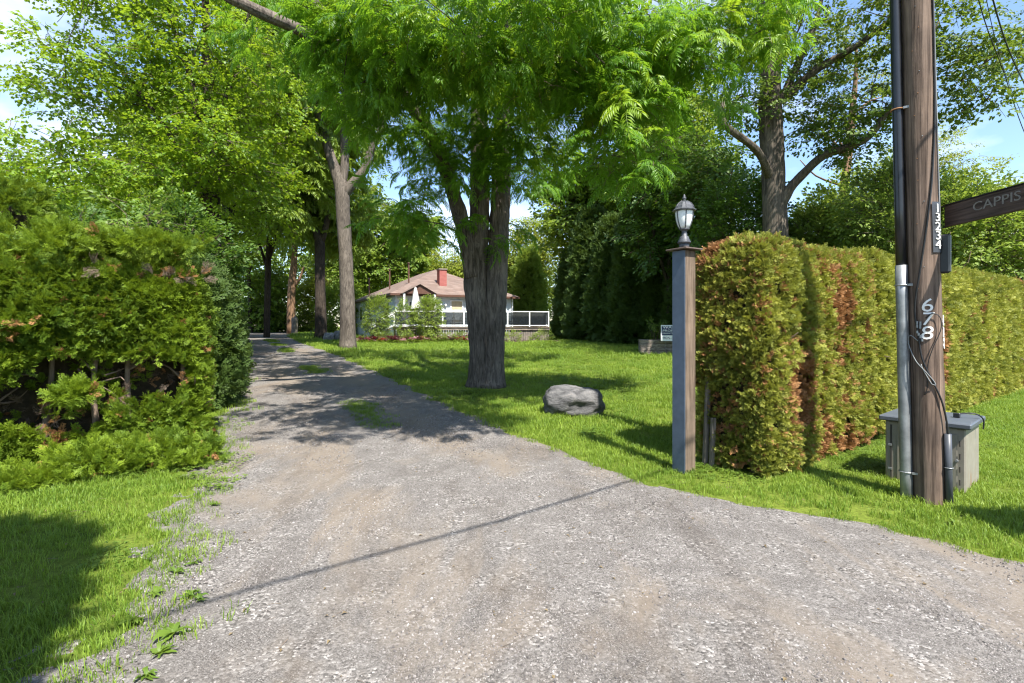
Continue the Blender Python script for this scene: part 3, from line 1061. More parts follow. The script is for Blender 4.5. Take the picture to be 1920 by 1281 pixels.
def make_tree(name, label, base, stems, blobs, grp, bark, group=None, cat='tree', spn=11, crad=0.75, sscale=1.0, seed=0, sides=14, step=0.25,
              ridge=0.0, freq=9, sunfrac=0.0, zmin=None, sag=0.35, minr=0.012, flare=0.0, droop=0.15, lift=0.0):
    r = np.random.default_rng(seed + 100)
    bx, by = base
    bz = float(gz(bx, by))
    root = thing(name, label, cat, (bx, by, bz), group)
    off = np.array([bx, by, bz])
    tk = MB()
    nodes, nrad = [], []
    for k, s in enumerate(stems):
        S = resample(s, step)
        rad = np.maximum(S[:, 3], 0.01)
        if flare > 0:
            rad = rad * (1 + flare * np.exp(-np.maximum(0, S[:, 2] - bz) / 0.22))
        tk.tube(S[:, :3], rad, sides, True, ridge=ridge, freq=freq, seed=seed + k, lump=float(np.mean(rad)) * 0.25)
        nodes.append(S[:, :3]); nrad.append(rad)
    nodes = np.vstack(nodes); nrad = np.concatenate(nrad)
    tk.build('trunk', bark, root, smooth=True, off=off)
    if zmin is None:
        zmin = bz + 1.6
    keep = nodes[:, 2] > zmin
    if keep.sum() > 3:
        nodes, nrad = nodes[keep], nrad[keep]
    C = []
    for (c, rr, n) in blobs:
        c, rr = np.array(c, float), np.array(rr, float)
        got, tries = 0, 0
        while got < n and tries < n * 12:
            tries += 1
            d = r.normal(size=3); d /= np.linalg.norm(d)
            p = c + d * rr * r.random() ** 0.42
            if C and np.min(np.linalg.norm(np.array(C) - p, axis=1)) < crad * 0.62:
                continue
            C.append(p); got += 1
    C = np.array(C)
    order = np.argsort([np.min(np.linalg.norm(nodes - c, axis=1)) for c in C])
    bm = MB()
    for i in order:
        c = C[i]
        d = np.linalg.norm(nodes - c, axis=1) + 1.2 * np.maximum(0, nodes[:, 2] - c[2] + 0.2)
        j = int(np.argmin(d))
        a = nodes[j]
        ln = np.linalg.norm(c - a)
        if ln < 0.25:
            continue
        r0 = min(0.012 + 0.012 * ln, max(nrad[j] * 0.7, minr))
        ctrl = (a + c) / 2 + np.array([0, 0, 0.14 * ln]) + r.normal(size=3) * 0.07 * ln
        t = np.linspace(0, 1, max(4, int(ln / 0.45) + 2))[:, None]
        B = a * (1 - t) ** 2 + 2 * ctrl * t * (1 - t) + c * t ** 2
        B[1:-1] += r.normal(size=(len(B) - 2, 3)) * 0.025 * ln
        rads = np.linspace(r0, max(0.006, r0 * 0.3), len(B))
        bm.tube(B, rads, 5, False)
        nodes = np.vstack([nodes, B[1:]]); nrad = np.concatenate([nrad, rads[1:]])
    if bm.v:
        bm.build('branches', bark, root, smooth=True, off=off)['kind'] = 'stuff'
    n = len(C) * spn
    dirs = r.normal(size=(n, 3)); dirs[:, 2] *= 0.75
    dirs /= np.linalg.norm(dirs, axis=1, keepdims=True)
    pts = np.repeat(C, spn, 0) + dirs * (crad * r.random((n, 1)) ** 0.5) * np.array([1, 1, 0.75])
    ctr = np.repeat(C, spn, 0)
    yaw = np.arctan2(dirs[:, 1], dirs[:, 0]) + r.normal(size=n) * 0.7
    pit = droop + r.normal(size=n) * 0.3 - dirs[:, 2] * 0.35
    rot = np.stack([r.normal(size=n) * 0.3, pit, yaw], 1)
    scl = sscale * r.uniform(0.75, 1.2, n)
    np_ = grp[1]
    idx = r.integers(0, np_ if np_ < 4 else 3, n)
    if np_ >= 4 and sunfrac > 0:
        w = vnoise(pts * 0.45 + 3, seed) + 0.25 * r.random(n) + 0.07 * pts[:, 0] - 0.05 * pts[:, 1] + 0.25 * dirs[:, 2]  # favours right, front and top, so the paler leaves paint the sunlit side
        idx[w > np.quantile(w, 1 - sunfrac)] = 3
    scatter('crown', pts, rot, scl, idx, grp, root, off)
    return root


# the big walnut in front of the house, two fused stems
WY = 11.8
walnut_stems = [
    stem_px(WY, [(904, 727, 0.284, 0.05), (901, 640, 0.264, 0.02), (894, 540, 0.284), (893, 480, 0.274), (899, 400, 0.227), (899, 250, 0.199), (897, 100, 0.180), (890, -80, 0.152), (870, -300, 0.104), (860, -480, 0.047)]),
    stem_px(WY, [(923, 727, 0.264, -0.05), (926, 640, 0.236, -0.04), (930, 540, 0.246, -0.05), (934, 470, 0.227, -0.05), (938, 380, 0.217), (943, 200, 0.199), (950, 50, 0.180), (960, -150, 0.142), (985, -350, 0.095), (1000, -520, 0.047)]),
    stem_px(WY, [(888, 520, 0.20, -0.08), (874, 450, 0.18, -0.15), (852, 370, 0.16, -0.4), (826, 295, 0.15, -0.9), (780, 210, 0.135, -1.6), (700, 120, 0.12, -2.2), (600, 20, 0.10, -2.8), (520, -60, 0.07, -3.2)]),
    stem_px(WY, [(720, 145, 0.09, -2.0), (640, 90, 0.10, -2.3), (560, 55, 0.10, -2.8), (430, -5, 0.085, -3.4), (330, -70, 0.05, -4.0)]),
    stem_px(WY, [(945, 150, 0.12, 0), (1010, 40, 0.10, -1.0), (1110, -40, 0.08, -2.2), (1240, -60, 0.05, -3.2)]),
    stem_px(WY, [(960, -120, 0.10, 0), (900, -330, 0.09, -2.5), (820, -700, 0.06, -5.2)]),
]
make_tree('walnut_tree', 'big double-trunked tree with long compound leaves standing mid-lawn near the boulder', (px_at(913, 722, WY)[0], WY), walnut_stems, [
    (px_at(905, -230, 12.2), (6.0, 4.4, 3.2), 52),
    (px_at(790, 130, 8.6), (1.5, 1.1, 0.55), 11),
    (px_at(700, 90, 8.4), (1.1, 1.0, 0.6), 8),
    (px_at(930, 45, 7.6), (1.4, 1.1, 0.6), 11),
    (px_at(1060, 70, 8.2), (1.5, 1.1, 0.7), 12),
    (px_at(1160, 200, 8.6), (0.62, 0.8, 1.15), 11),
    (px_at(1090, 160, 9.6), (0.9, 0.9, 0.8), 7),
    (px_at(1300, 80, 8.8), (1.3, 1.1, 0.7), 12),
    (px_at(1375, 0, 9.0), (0.7, 0.8, 0.4), 3),
    (px_at(590, 50, 10.5), (1.4, 1.2, 0.7), 9),
    (px_at(745, 235, 10.0), (0.6, 0.7, 0.45), 3),
    (px_at(780, 395, 11.0), (0.6, 0.7, 0.35), 4),
    (px_at(1000, 120, 14.6), (3.2, 2.0, 1.5), 12),
    (px_at(1010, 300, 13.0), (0.6, 0.7, 0.7), 4),
    ((-0.3, 4.9, 6.5), (2.3, 1.5, 0.9), 22),
    (px_at(930, 440, 11.3), (0.25, 0.1, 0.35), 2),
    (px_at(890, 250, 11.2), (0.3, 0.2, 0.4), 2),
    (px_at(905, 160, 10.2), (0.8, 0.4, 0.7), 6),
    (px_at(855, 285, 10.7), (0.6, 0.35, 0.5), 5),
    (px_at(970, 270, 10.7), (0.5, 0.35, 0.6), 5),
], G_WALNUT, B_WALNUT, spn=13, crad=0.62, sscale=0.86, seed=1, sides=44, step=0.12, ridge=0.055, freq=15, sunfrac=0.22, flare=0.36, zmin=3.4, droop=0.22)

# trees along the driveway
T2Y = 24.0
make_tree('ash_tree', 'slender grey-barked tree forked high up at the lawn edge beside the driveway', (px_at(652, 655, T2Y)[0], T2Y), [
    stem_px(T2Y, [(653, 658, 0.37), (651, 560, 0.33), (648, 480, 0.31), (643, 400, 0.31), (640, 352, 0.33), (622, 300, 0.23), (604, 240, 0.2), (588, 170, 0.16), (580, 60, 0.1), (570, -40, 0.05)]),
    stem_px(T2Y, [(641, 370, 0.25), (660, 345, 0.22), (684, 318, 0.2), (694, 285, 0.17), (718, 232, 0.14), (735, 150, 0.09), (760, 60, 0.05)]),
    stem_px(T2Y, [(640, 350, 0.2), (646, 310, 0.19), (645, 230, 0.15), (650, 130, 0.1), (655, 20, 0.05)]),
], [
    (px_at(590, 50, T2Y), (3.6, 3.2, 3.4), 40), (px_at(540, 190, T2Y), (2.2, 2.3, 1.8), 16), (px_at(700, 120, T2Y + 1), (1.0, 1.2, 1.0), 4),
], G_ASH, B_GREY, spn=11, crad=1.0, sscale=1.6, seed=2, sides=22, step=0.3, ridge=0.04, freq=12, flare=0.25)

T3Y = 36.0
make_tree('ash_tree', 'dark-trunked tree with a V fork behind the grey one, near the stone pile', (px_at(602, 632, T3Y)[0], T3Y), [
    stem_px(T3Y, [(602, 638, 0.42), (601, 560, 0.36), (600, 490, 0.34), (599, 450, 0.34), (588, 425, 0.24), (574, 390, 0.2), (563, 345, 0.16), (556, 290, 0.12), (545, 200, 0.06)]),
    stem_px(T3Y, [(601, 455, 0.26), (611, 425, 0.2), (618, 385, 0.17), (622, 340, 0.13), (628, 240, 0.06)]),
], [(px_at(580, 240, T3Y), (5.5, 4.5, 5.0), 60), (px_at(540, 380, T3Y), (3.0, 3, 2.0), 16), (px_at(640, 420, T3Y + 3), (2.5, 2.5, 1.8), 14)],
    G_ASH, B_DARK, spn=10, crad=1.3, sscale=2.2, seed=3, sides=16, step=0.5, flare=0.2)

T4Y = 55.0
make_tree('maple_tree', 'brown-trunked tree at the far bend of the driveway behind the pale stump', (px_at(547, 622, T4Y)[0], T4Y), [
    stem_px(T4Y, [(547, 626, 0.5), (546, 570, 0.42), (548, 530, 0.4), (552, 480, 0.3), (555, 400, 0.2), (560, 300, 0.08)]),
    stem_px(T4Y, [(549, 540, 0.22), (562, 522, 0.16), (570, 500, 0.1)]),
], [(px_at(550, 330, T4Y), (8, 6, 7), 60), (px_at(500, 420, T4Y), (5, 5, 4), 24)], G_FAR, B_RED, spn=9, crad=1.9, sscale=2.2, seed=4, sides=12, step=0.8)

# the maples on the left of the driveway
make_tree('maple_tree', 'tall maple with bright yellow-green crown above the left hedge', (px_at(402, 650, 16.5)[0], 16.5), [
    stem_px(16.5, [(404, 655, 0.27), (402, 560, 0.25), (399, 460, 0.24), (398, 340, 0.21), (392, 240, 0.17), (388, 120, 0.13), (385, 0, 0.09), (380, -120, 0.05)]),
    stem_px(16.5, [(398, 340, 0.14), (374, 260, 0.12), (366, 190, 0.1), (350, 120, 0.07), (320, 40, 0.04)]),
    stem_px(16.5, [(399, 400, 0.12), (350, 310, 0.10), (310, 240, 0.08), (260, 170, 0.06), (200, 100, 0.035)]),
    stem_px(16.5, [(396, 300, 0.10), (420, 200, 0.09), (450, 90, 0.06), (470, 10, 0.03)]),
], [
    (px_at(310, 100, 16.5), (3.4, 3.0, 3.2), 44), (px_at(195, 190, 16.5), (1.7, 2.2, 2.4), 17), (px_at(240, 320, 15.5), (3.0, 2.0, 1.6), 26),
    (px_at(420, 120, 16.0), (1.8, 2.0, 2.4), 18), (px_at(410, 300, 14.8), (1.2, 1.2, 1.2), 9), (px_at(330, -80, 16), (3.6, 3, 2.2), 20),
], G_MAPLE, B_DARK, spn=12, crad=0.85, sscale=1.15, seed=5, sides=14, step=0.3, ridge=0.02)
make_tree('maple_tree', 'thinner maple trunk close behind the tall one along the left hedge', (px_at(430, 640, 20.5)[0], 20.5), [
    stem_px(20.5, [(432, 650, 0.2), (431, 560, 0.18), (428, 450, 0.17), (424, 350, 0.14), (430, 240, 0.1), (436, 120, 0.05)]),
    stem_px(20.5, [(428, 430, 0.1), (445, 350, 0.08), (470, 270, 0.05)]),
], [(px_at(450, 200, 20.5), (2.8, 2.6, 3.0), 30), (px_at(470, 360, 20), (1.7, 2, 1.2), 12), (px_at(400, 420, 21), (1.6, 1.6, 1.0), 8)],
    G_MAPLE, B_DARK, spn=11, crad=0.95, sscale=1.35, seed=6, sides=12, step=0.4)
make_tree('maple_tree', 'small light green tree at the far left edge above the hedge', (px_at(70, 640, 21)[0], 21.0), [
    stem_px(21, [(70, 650, 0.2), (66, 500, 0.16), (60, 380, 0.11), (55, 320, 0.05)]),
], [(px_at(50, 335, 21), (2.6, 2.2, 1.2), 24), (px_at(120, 390, 21), (2.4, 2.2, 1.2), 20), (px_at(-60, 370, 21), (2.2, 2.0, 1.3), 10)],
    G_MAPLE, B_DARK, spn=11, crad=0.95, sscale=1.35, seed=7, sides=10, step=0.5)

# the poplar on the right and the thin tree beside it
T6Y = 17.0
make_tree('poplar_tree', 'massive furrowed poplar trunk rising behind the clipped hedge with a broken limb', (px_at(1452, 600, T6Y)[0], T6Y), [
    stem_px(T6Y, [(1456, 660, 0.456), (1455, 520, 0.426), (1453, 420, 0.380), (1450, 330, 0.350), (1446, 240, 0.357), (1444, 180, 0.334), (1450, 120, 0.228), (1466, 60, 0.190), (1476, 0, 0.152), (1486, -120, 0.099), (1490, -260, 0.046)]),
    stem_px(T6Y, [(1446, 200, 0.228), (1436, 140, 0.190), (1430, 70, 0.152), (1424, -20, 0.114), (1410, -160, 0.053)]),
    stem_px(T6Y, [(1452, 352, 0.150, 0.1), (1425, 290, 0.122, -0.6), (1390, 258, 0.114, -1.0), (1356, 232, 0.114, -1.3), (1352, 205, 0.076, -1.35), (1358, 188, 0.038, -1.35)]),
    stem_px(T6Y, [(1460, 395, 0.182, -0.1), (1480, 355, 0.144, -0.3), (1512, 320, 0.129, -0.6), (1548, 290, 0.122, -1.0), (1590, 277, 0.114, -1.3), (1630, 255, 0.099, -1.6), (1660, 215, 0.084, -1.8), (1682, 185, 0.076, -2.0), (1720, 120, 0.053, -2.4), (1760, 40, 0.030, -2.8)]),
    stem_px(T6Y, [(1462, 190, 0.182), (1490, 165, 0.137, -0.3), (1535, 128, 0.122, -0.7), (1600, 90, 0.099, -1.2), (1680, 30, 0.068, -1.8), (1760, -40, 0.038, -2.2)]),
    stem_px(T6Y, [(1466, 190, 0.137), (1500, 110, 0.106), (1530, 40, 0.084), (1545, -30, 0.053), (1560, -140, 0.030)]),
], [
    (px_at(1480, -150, T6Y), (4.5, 3.6, 2.6), 40), (px_at(1640, 20, T6Y - 1.5), (2.6, 2.0, 1.5), 24), (px_at(1800, 60, T6Y - 3), (1.5, 1.4, 1.5), 17), (px_at(1840, 150, T6Y - 3), (0.55, 0.9, 0.7), 5),
    (px_at(1640, 190, T6Y - 1.5), (1.4, 1.2, 0.8), 11), (px_at(1545, 120, T6Y), (1.1, 1.0, 0.6), 8), (px_at(1520, 230, T6Y), (0.55, 0.8, 0.55), 5), (px_at(1590, 265, T6Y - 1.2), (0.7, 0.6, 0.4), 6),
    (px_at(1390, 60, T6Y), (1.6, 1.6, 2.0), 14), (px_at(1400, 200, T6Y), (0.9, 1.0, 0.8), 6), (px_at(1925, 70, T6Y - 2), (0.5, 0.8, 0.7), 4),
], G_POPLAR, B_POPLAR, spn=11, crad=0.75, sscale=1.15, seed=8, sides=36, step=0.2, ridge=0.05, freq=10, minr=0.03)

make_tree('locust_tree', 'thin reddish trunk with sparse foliage right of the poplar', (px_at(1575, 600, 23)[0], 23.0), [
    stem_px(23, [(1568, 640, 0.26), (1572, 480, 0.22), (1580, 380, 0.2), (1590, 290, 0.17), (1598, 210, 0.14), (1604, 150, 0.09), (1606, 80, 0.04)]),
    stem_px(23, [(1590, 300, 0.06), (1560, 262, 0.04), (1530, 235, 0.03), (1515, 215, 0.015)]),
    stem_px(23, [(1588, 290, 0.05), (1562, 240, 0.035), (1556, 190, 0.02)]),
    stem_px(23, [(1600, 215, 0.06), (1630, 190, 0.04), (1665, 180, 0.02)]),
    stem_px(23, [(1582, 350, 0.05), (1530, 330, 0.035), (1500, 300, 0.02)]),
], [(px_at(1640, 130, 24), (2.2, 1.6, 1.2), 9), (px_at(1660, 330, 24), (2.2, 1.5, 0.9), 12), (px_at(1800, 310, 25), (2.0, 1.5, 1.0), 13), (px_at(1740, 270, 25), (1.4, 1.4, 0.7), 7)],
    G_FARYEL, B_RED, spn=7, crad=0.8, sscale=0.8, seed=9, sides=10, step=0.4)

# ------------------------------------------------------------------ simple background trees
def back_tree(label, px, Y, top, half, grp, bark, seed, sscale=2.0, n=40, low=0.30, trunk=0.25, name='maple_tree', group='trees in the background', spn=9, crad=None):
    x = (px - 960) / FPX * Y
    z0 = float(gz(x, Y))
    zt = CAM_H + (HORIZON - top) / FPX * Y
    hw = half / FPX * Y
    H = zt - z0
    c = 0.5 * (1 + low)
    r = random.Random(seed)
    lean = r.uniform(-0.05, 0.05) * H
    st = [[(x, Y, z0 - 0.1, trunk), (x + lean * 0.3, Y, z0 + H * 0.3, trunk * 0.85), (x + lean, Y, z0 + H * 0.62, trunk * 0.5), (x + lean, Y, z0 + H * 0.9, 0.03)],
          [(x + lean * 0.3, Y, z0 + H * 0.3, trunk * 0.6), (x + hw * 0.3, Y, z0 + H * 0.5, trunk * 0.4), (x + hw * 0.5, Y, z0 + H * 0.7, 0.04)],
          [(x + lean * 0.3, Y, z0 + H * 0.27, trunk * 0.55), (x - hw * 0.3, Y, z0 + H * 0.47, trunk * 0.4), (x - hw * 0.55, Y, z0 + H * 0.66, 0.04)]]
    cr = crad or max(0.7, hw * 0.24)
    rz = H * (1 - low) / 2
    bl = [((x, Y, z0 + H * c), (hw * 0.85, hw * 0.8, rz), n), ((x + r.uniform(-.4, .4) * hw, Y, z0 + H * (c + 0.15)), (hw * 0.6, hw * 0.5, rz * 0.75), n // 3)]
    return make_tree(name, label, (x, Y), st, bl, grp, bark, group, spn=spn, crad=cr, sscale=sscale, seed=seed, sides=8, step=0.6, zmin=z0 + H * 0.2)


back_tree('leafy tree over the far end of the driveway, left of the brown trunk', 470, 62, 250, 90, G_FAR, B_DARK, 21, 2.6, 46)
back_tree('pale round lilac-like tree at the far driveway bend', 505, 64, 500, 55, G_FAR, B_DARK, 22, 1.8, 34, low=0.12, trunk=0.12)
back_tree('yellowish small tree between the two far trunks', 590, 66, 520, 32, G_FARYEL, B_DARK, 23, 1.8, 26, low=0.1, trunk=0.12)
back_tree('dense mid-green tree overhanging the driveway on the left', 500, 40, 170, 90, G_FAR, B_DARK, 24, 2.0, 50, low=0.45)
back_tree('light green tree left of the roof behind the house', 700, 54, 380, 62, G_FAR, B_DARK, 25, 2.0, 46, low=0.2)
back_tree('tall feathery tree rising over the roof ridge', 775, 58, 395, 55, G_ASH, B_DARK, 26, 2.6, 40, low=0.2)
back_tree('yellow-green tree behind the brick chimney', 850, 50, 452, 42, G_FARYEL, B_DARK, 27, 1.6, 34, low=0.1)
back_tree('leafy tree reaching above the dark evergreen hedge', 1120, 37, 285, 95, G_FAR, B_DARK, 28, 1.9, 60, low=0.35)
back_tree('airy tree left of the dark evergreens behind the deck', 1000, 46, 395, 46, G_FARYEL, B_DARK, 29, 1.7, 34, low=0.15, crad=1.1)
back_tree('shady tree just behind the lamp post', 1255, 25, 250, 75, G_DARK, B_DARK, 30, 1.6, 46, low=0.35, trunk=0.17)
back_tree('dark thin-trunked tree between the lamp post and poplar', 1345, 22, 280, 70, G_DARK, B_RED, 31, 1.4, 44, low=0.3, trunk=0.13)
back_tree('tall tree filling the gap above the lamp post', 1240, 32, 120, 120, G_FAR, B_DARK, 32, 1.8, 60, low=0.45)
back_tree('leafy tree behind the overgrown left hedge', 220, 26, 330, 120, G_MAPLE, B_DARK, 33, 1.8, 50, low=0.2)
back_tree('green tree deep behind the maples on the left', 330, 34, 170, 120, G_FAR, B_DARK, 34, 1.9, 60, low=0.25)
back_tree('broad tree behind the grey trunk left of the house', 640, 70, 330, 75, G_FAR, B_DARK, 35, 2.8, 44, low=0.2)
back_tree('pale green tree behind the bushes right of the pole', 1830, 27, 330, 75, G_FARYEL, B_DARK, 36, 1.3, 34, low=0.25)


# ------------------------------------------------------------------ evergreens and bushes
def conifer(label, px, Y, top, half, grp, seed, n=700, sscale=1.0, name='cedar_tree', group=None, core=M_CORE, taper=0.75, bark=B_DARK, cat='tree', xy=None, h=None, rad=None):
    r = np.random.default_rng(seed)
    x = (px - 960) / FPX * Y if xy is None else xy[0]
    Y = Y if xy is None else xy[1]
    z0 = float(gz(x, Y))
    H = (CAM_H + (HORIZON - top) / FPX * Y) - z0 if h is None else h
    R = half / FPX * Y if rad is None else rad
    root = thing(name, label, cat, (x, Y, z0), group)
    t = r.random(n) ** 0.9
    a = r.random(n) * 2 * math.pi
    prof = (1 - t) ** taper * (0.75 + 0.25 * np.minimum(1, t * 8)) + 0.05
    lob = 0.72 + 0.45 * fbm(np.stack([np.cos(a) * 1.6, np.sin(a) * 1.6, t * H * 0.55], 1), seed, 3)
    q = R * prof * lob * (0.86 + 0.18 * r.random(n))
    pts = np.stack([x + q * np.cos(a), Y + q * np.sin(a), z0 + 0.1 + t * H * (0.97 + 0.05 * r.random(n))], 1)
    d = np.stack([np.cos(a), np.sin(a), 0.35 + 0.6 * t - 0.25 + r.normal(size=n) * 0.3], 1) + r.normal(size=(n, 3)) * 0.25
    rot = rot_from_dir(d, r.random(n) * 6.28)
    tk = MB()
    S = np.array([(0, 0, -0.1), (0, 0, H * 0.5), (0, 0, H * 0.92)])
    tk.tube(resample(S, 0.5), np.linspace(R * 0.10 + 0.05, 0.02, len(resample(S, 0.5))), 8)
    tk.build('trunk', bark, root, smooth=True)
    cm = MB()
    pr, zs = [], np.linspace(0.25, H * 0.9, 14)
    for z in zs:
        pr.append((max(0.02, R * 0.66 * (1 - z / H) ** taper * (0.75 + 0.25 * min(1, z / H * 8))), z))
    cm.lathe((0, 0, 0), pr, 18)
    cm.build('dark_twig_core', core, root, smooth=True)  # solid mass for the twigs, its dark colour stands in for inner shade
    scatter('foliage', pts, rot, sscale * r.uniform(0.75, 1.25, n), r.integers(0, min(3, grp[1]), n), grp, root, (x, Y, z0))
    return root


for i, (px, Y, top, half) in enumerate([(1080, 36, 480, 34), (1112, 33, 405, 44), (1155, 30, 420, 48), (1200, 28, 400, 50), (1255, 27, 420, 50), (1310, 25, 430, 55)]):
    lab = ['first dark evergreen right of the deck, lower than the rest', 'tall dark evergreen second from the deck in the dense row', 'dark evergreen in the middle of the row left of the planter',
           'dark evergreen standing right behind the plank planter', 'dark evergreen hidden partly by the lamp post', 'dark evergreen between the lamp post and the clipped hedge'][i]
    conifer(lab, px, Y, top, half, G_CEDARD, 200 + i, 1500, 1.15, group='dark evergreens right of the lawn', taper=0.42)
conifer('light yellow-green cedar behind the right end of the deck', 990, 43, 478, 34, G_CEDARM, 210, 1900, 1.1, taper=0.55)
conifer('narrow light cedar touching the house behind the tree trunk', 955, 46, 500, 24, G_CEDARM, 211, 1200, 1.1, taper=0.55)
# cedars along the left side of the driveway
for i, (y, h, rad) in enumerate([(9.3, 2.3, 0.75), (11.2, 2.5, 0.85), (13.4, 2.7, 0.9), (16.0, 2.8, 1.0), (19.2, 3.0, 1.1), (23.0, 3.2, 1.25), (27.5, 3.4, 1.4), (33.0, 3.8, 1.7), (40.0, 4.4, 2.2), (49.0, 5.0, 2.6)]):
    x = float(np.interp(y, LE[:, 1], LE[:, 0])) - 0.55 - rad
    lab = ['nearest dark cedar shrub behind the overgrown left hedge', 'second cedar shrub along the left driveway edge', 'third cedar shrub along the left driveway edge', 'fourth cedar shrub along the left driveway edge',
           'fifth cedar shrub along the left driveway edge', 'sixth cedar shrub along the left driveway edge', 'seventh cedar shrub along the left driveway edge', 'eighth cedar shrub along the left driveway edge',
           'last but one cedar along the left driveway edge', 'farthest cedar along the left driveway edge'][i]
    conifer(lab, 0, 0, 0, 0, G_CEDARD, 220 + i, 900, 0.75 + 0.05 * i, 'cedar_shrub', 'cedars along the left driveway edge', taper=0.35, cat='shrub', xy=(x, y), h=h, rad=rad)


def bush(label, px, Y, base, top, half, grp, seed, n=260, sscale=1.0, name='shrub', group=None, stems=6, z0=None, cat='shrub', shell=0.6, depth=0.8):
    r = np.random.default_rng(seed)
    x = (px - 960) / FPX * Y
    z0 = float(gz(x, Y)) if z0 is None else z0
    zb = CAM_H + (HORIZON - base) / FPX * Y
    zt = CAM_H + (HORIZON - top) / FPX * Y
    R = half / FPX * Y
    root = thing(name, label, cat, (x, Y, z0), group)
    d = r.normal(size=(n, 3)); d /= np.linalg.norm(d, axis=1, keepdims=True)
    lob = 0.65 + 0.7 * fbm(d * 1.7 + seed, seed, 3)
    q = (shell + (1 - shell) * r.random(n)) * lob
    c = np.array([x, Y, (zb + zt) / 2])
    pts = c + d * q[:, None] * np.array([R, R * depth, (zt - zb) / 2])
    dd = d + np.array([0, 0, 0.15]) + r.normal(size=(n, 3)) * 0.4
    rot = rot_from_dir(dd, r.normal(size=n) * 0.5)
    st = MB()
    for k in range(stems):
        e = pts[r.integers(0, n)]
        a = np.array([x + r.normal() * 0.06 * R, Y + r.normal() * 0.06 * R, z0 - 0.05])
        m = (a + e) / 2 + r.normal(size=3) * 0.08 * R + np.array([0, 0, 0.1 * R])
        S = resample(np.array([a, m, e]), max(0.1, R * 0.15))
        st.tube(S, np.linspace(0.012 + 0.012 * R, 0.004, len(S)), 5, False)
    st.build('stems', M_TWIG, root, smooth=True, off=(x, Y, z0))
    scatter('foliage', pts, rot, sscale * r.uniform(0.75, 1.25, n), r.integers(0, min(3, grp[1]), n), grp, root, (x, Y, z0))
    return root


bush('dense green bush between the poplar and the utility pole', 1575, 19.0, 540, 385, 80, G_BUSH, 301, 620, 1.7)
bush('tall green bush directly behind the utility pole', 1690, 16.0, 540, 320, 80, G_BUSH, 302, 620, 1.5)
bush('silvery low bush at the foot of the poplar', 1525, 18.6, 520, 405, 45, G_BUSH, 303, 360, 1.5)
bush('leafy bush under the hanging board sign', 1820, 15.0, 560, 360, 90, G_BUSH, 304, 620, 1.5)
bush('leafy bush at the right edge of the frame behind the hedge', 1930, 16.0, 560, 380, 85, G_BUSH, 305, 520, 1.5)
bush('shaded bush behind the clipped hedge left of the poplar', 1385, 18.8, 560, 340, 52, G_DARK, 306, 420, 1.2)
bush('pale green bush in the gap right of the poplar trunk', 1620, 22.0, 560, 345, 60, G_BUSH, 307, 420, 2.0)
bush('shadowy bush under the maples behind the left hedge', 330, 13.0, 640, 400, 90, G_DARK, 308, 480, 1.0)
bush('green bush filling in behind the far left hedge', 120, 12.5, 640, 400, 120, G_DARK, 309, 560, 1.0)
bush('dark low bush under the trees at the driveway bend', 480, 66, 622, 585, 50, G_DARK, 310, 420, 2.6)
bush('clipped green hedge bush right of the pale stump', 585, 68, 622, 600, 28, G_BUSH, 311, 300, 3.0)
bush('mid-green shrub behind the dark trunk left of the house', 640, 46, 636, 540, 30, G_FAR, 312, 260, 1.2)

# far woodland that closes the view
nw = 5200
wr = np.random.default_rng(41)
wa = wr.uniform(-1.25, 1.25, nw)
wd = 98 + wr.random(nw) * 10
wx, wy = np.sin(wa) * wd * 1.15, np.cos(wa) * wd * 0.55 + 48
wh = (9 + 9 * fbm(np.stack([wa * 9, wa * 0, wa * 0], 1), 77, 3)) * wr.random(nw) ** 0.7
wp = np.stack([wx, wy, gz(wx, wy) + wh], 1)
wo = scatter('woodland', wp, np.stack([wr.normal(size=nw) * .3, wr.normal(size=nw) * .3, wr.random(nw) * 6.28], 1), wr.uniform(3.0, 4.6, nw), wr.integers(0, 3, nw), G_FAR)
tag(wo, 'far mass of green woodland closing the view', 'woodland', kind='stuff')


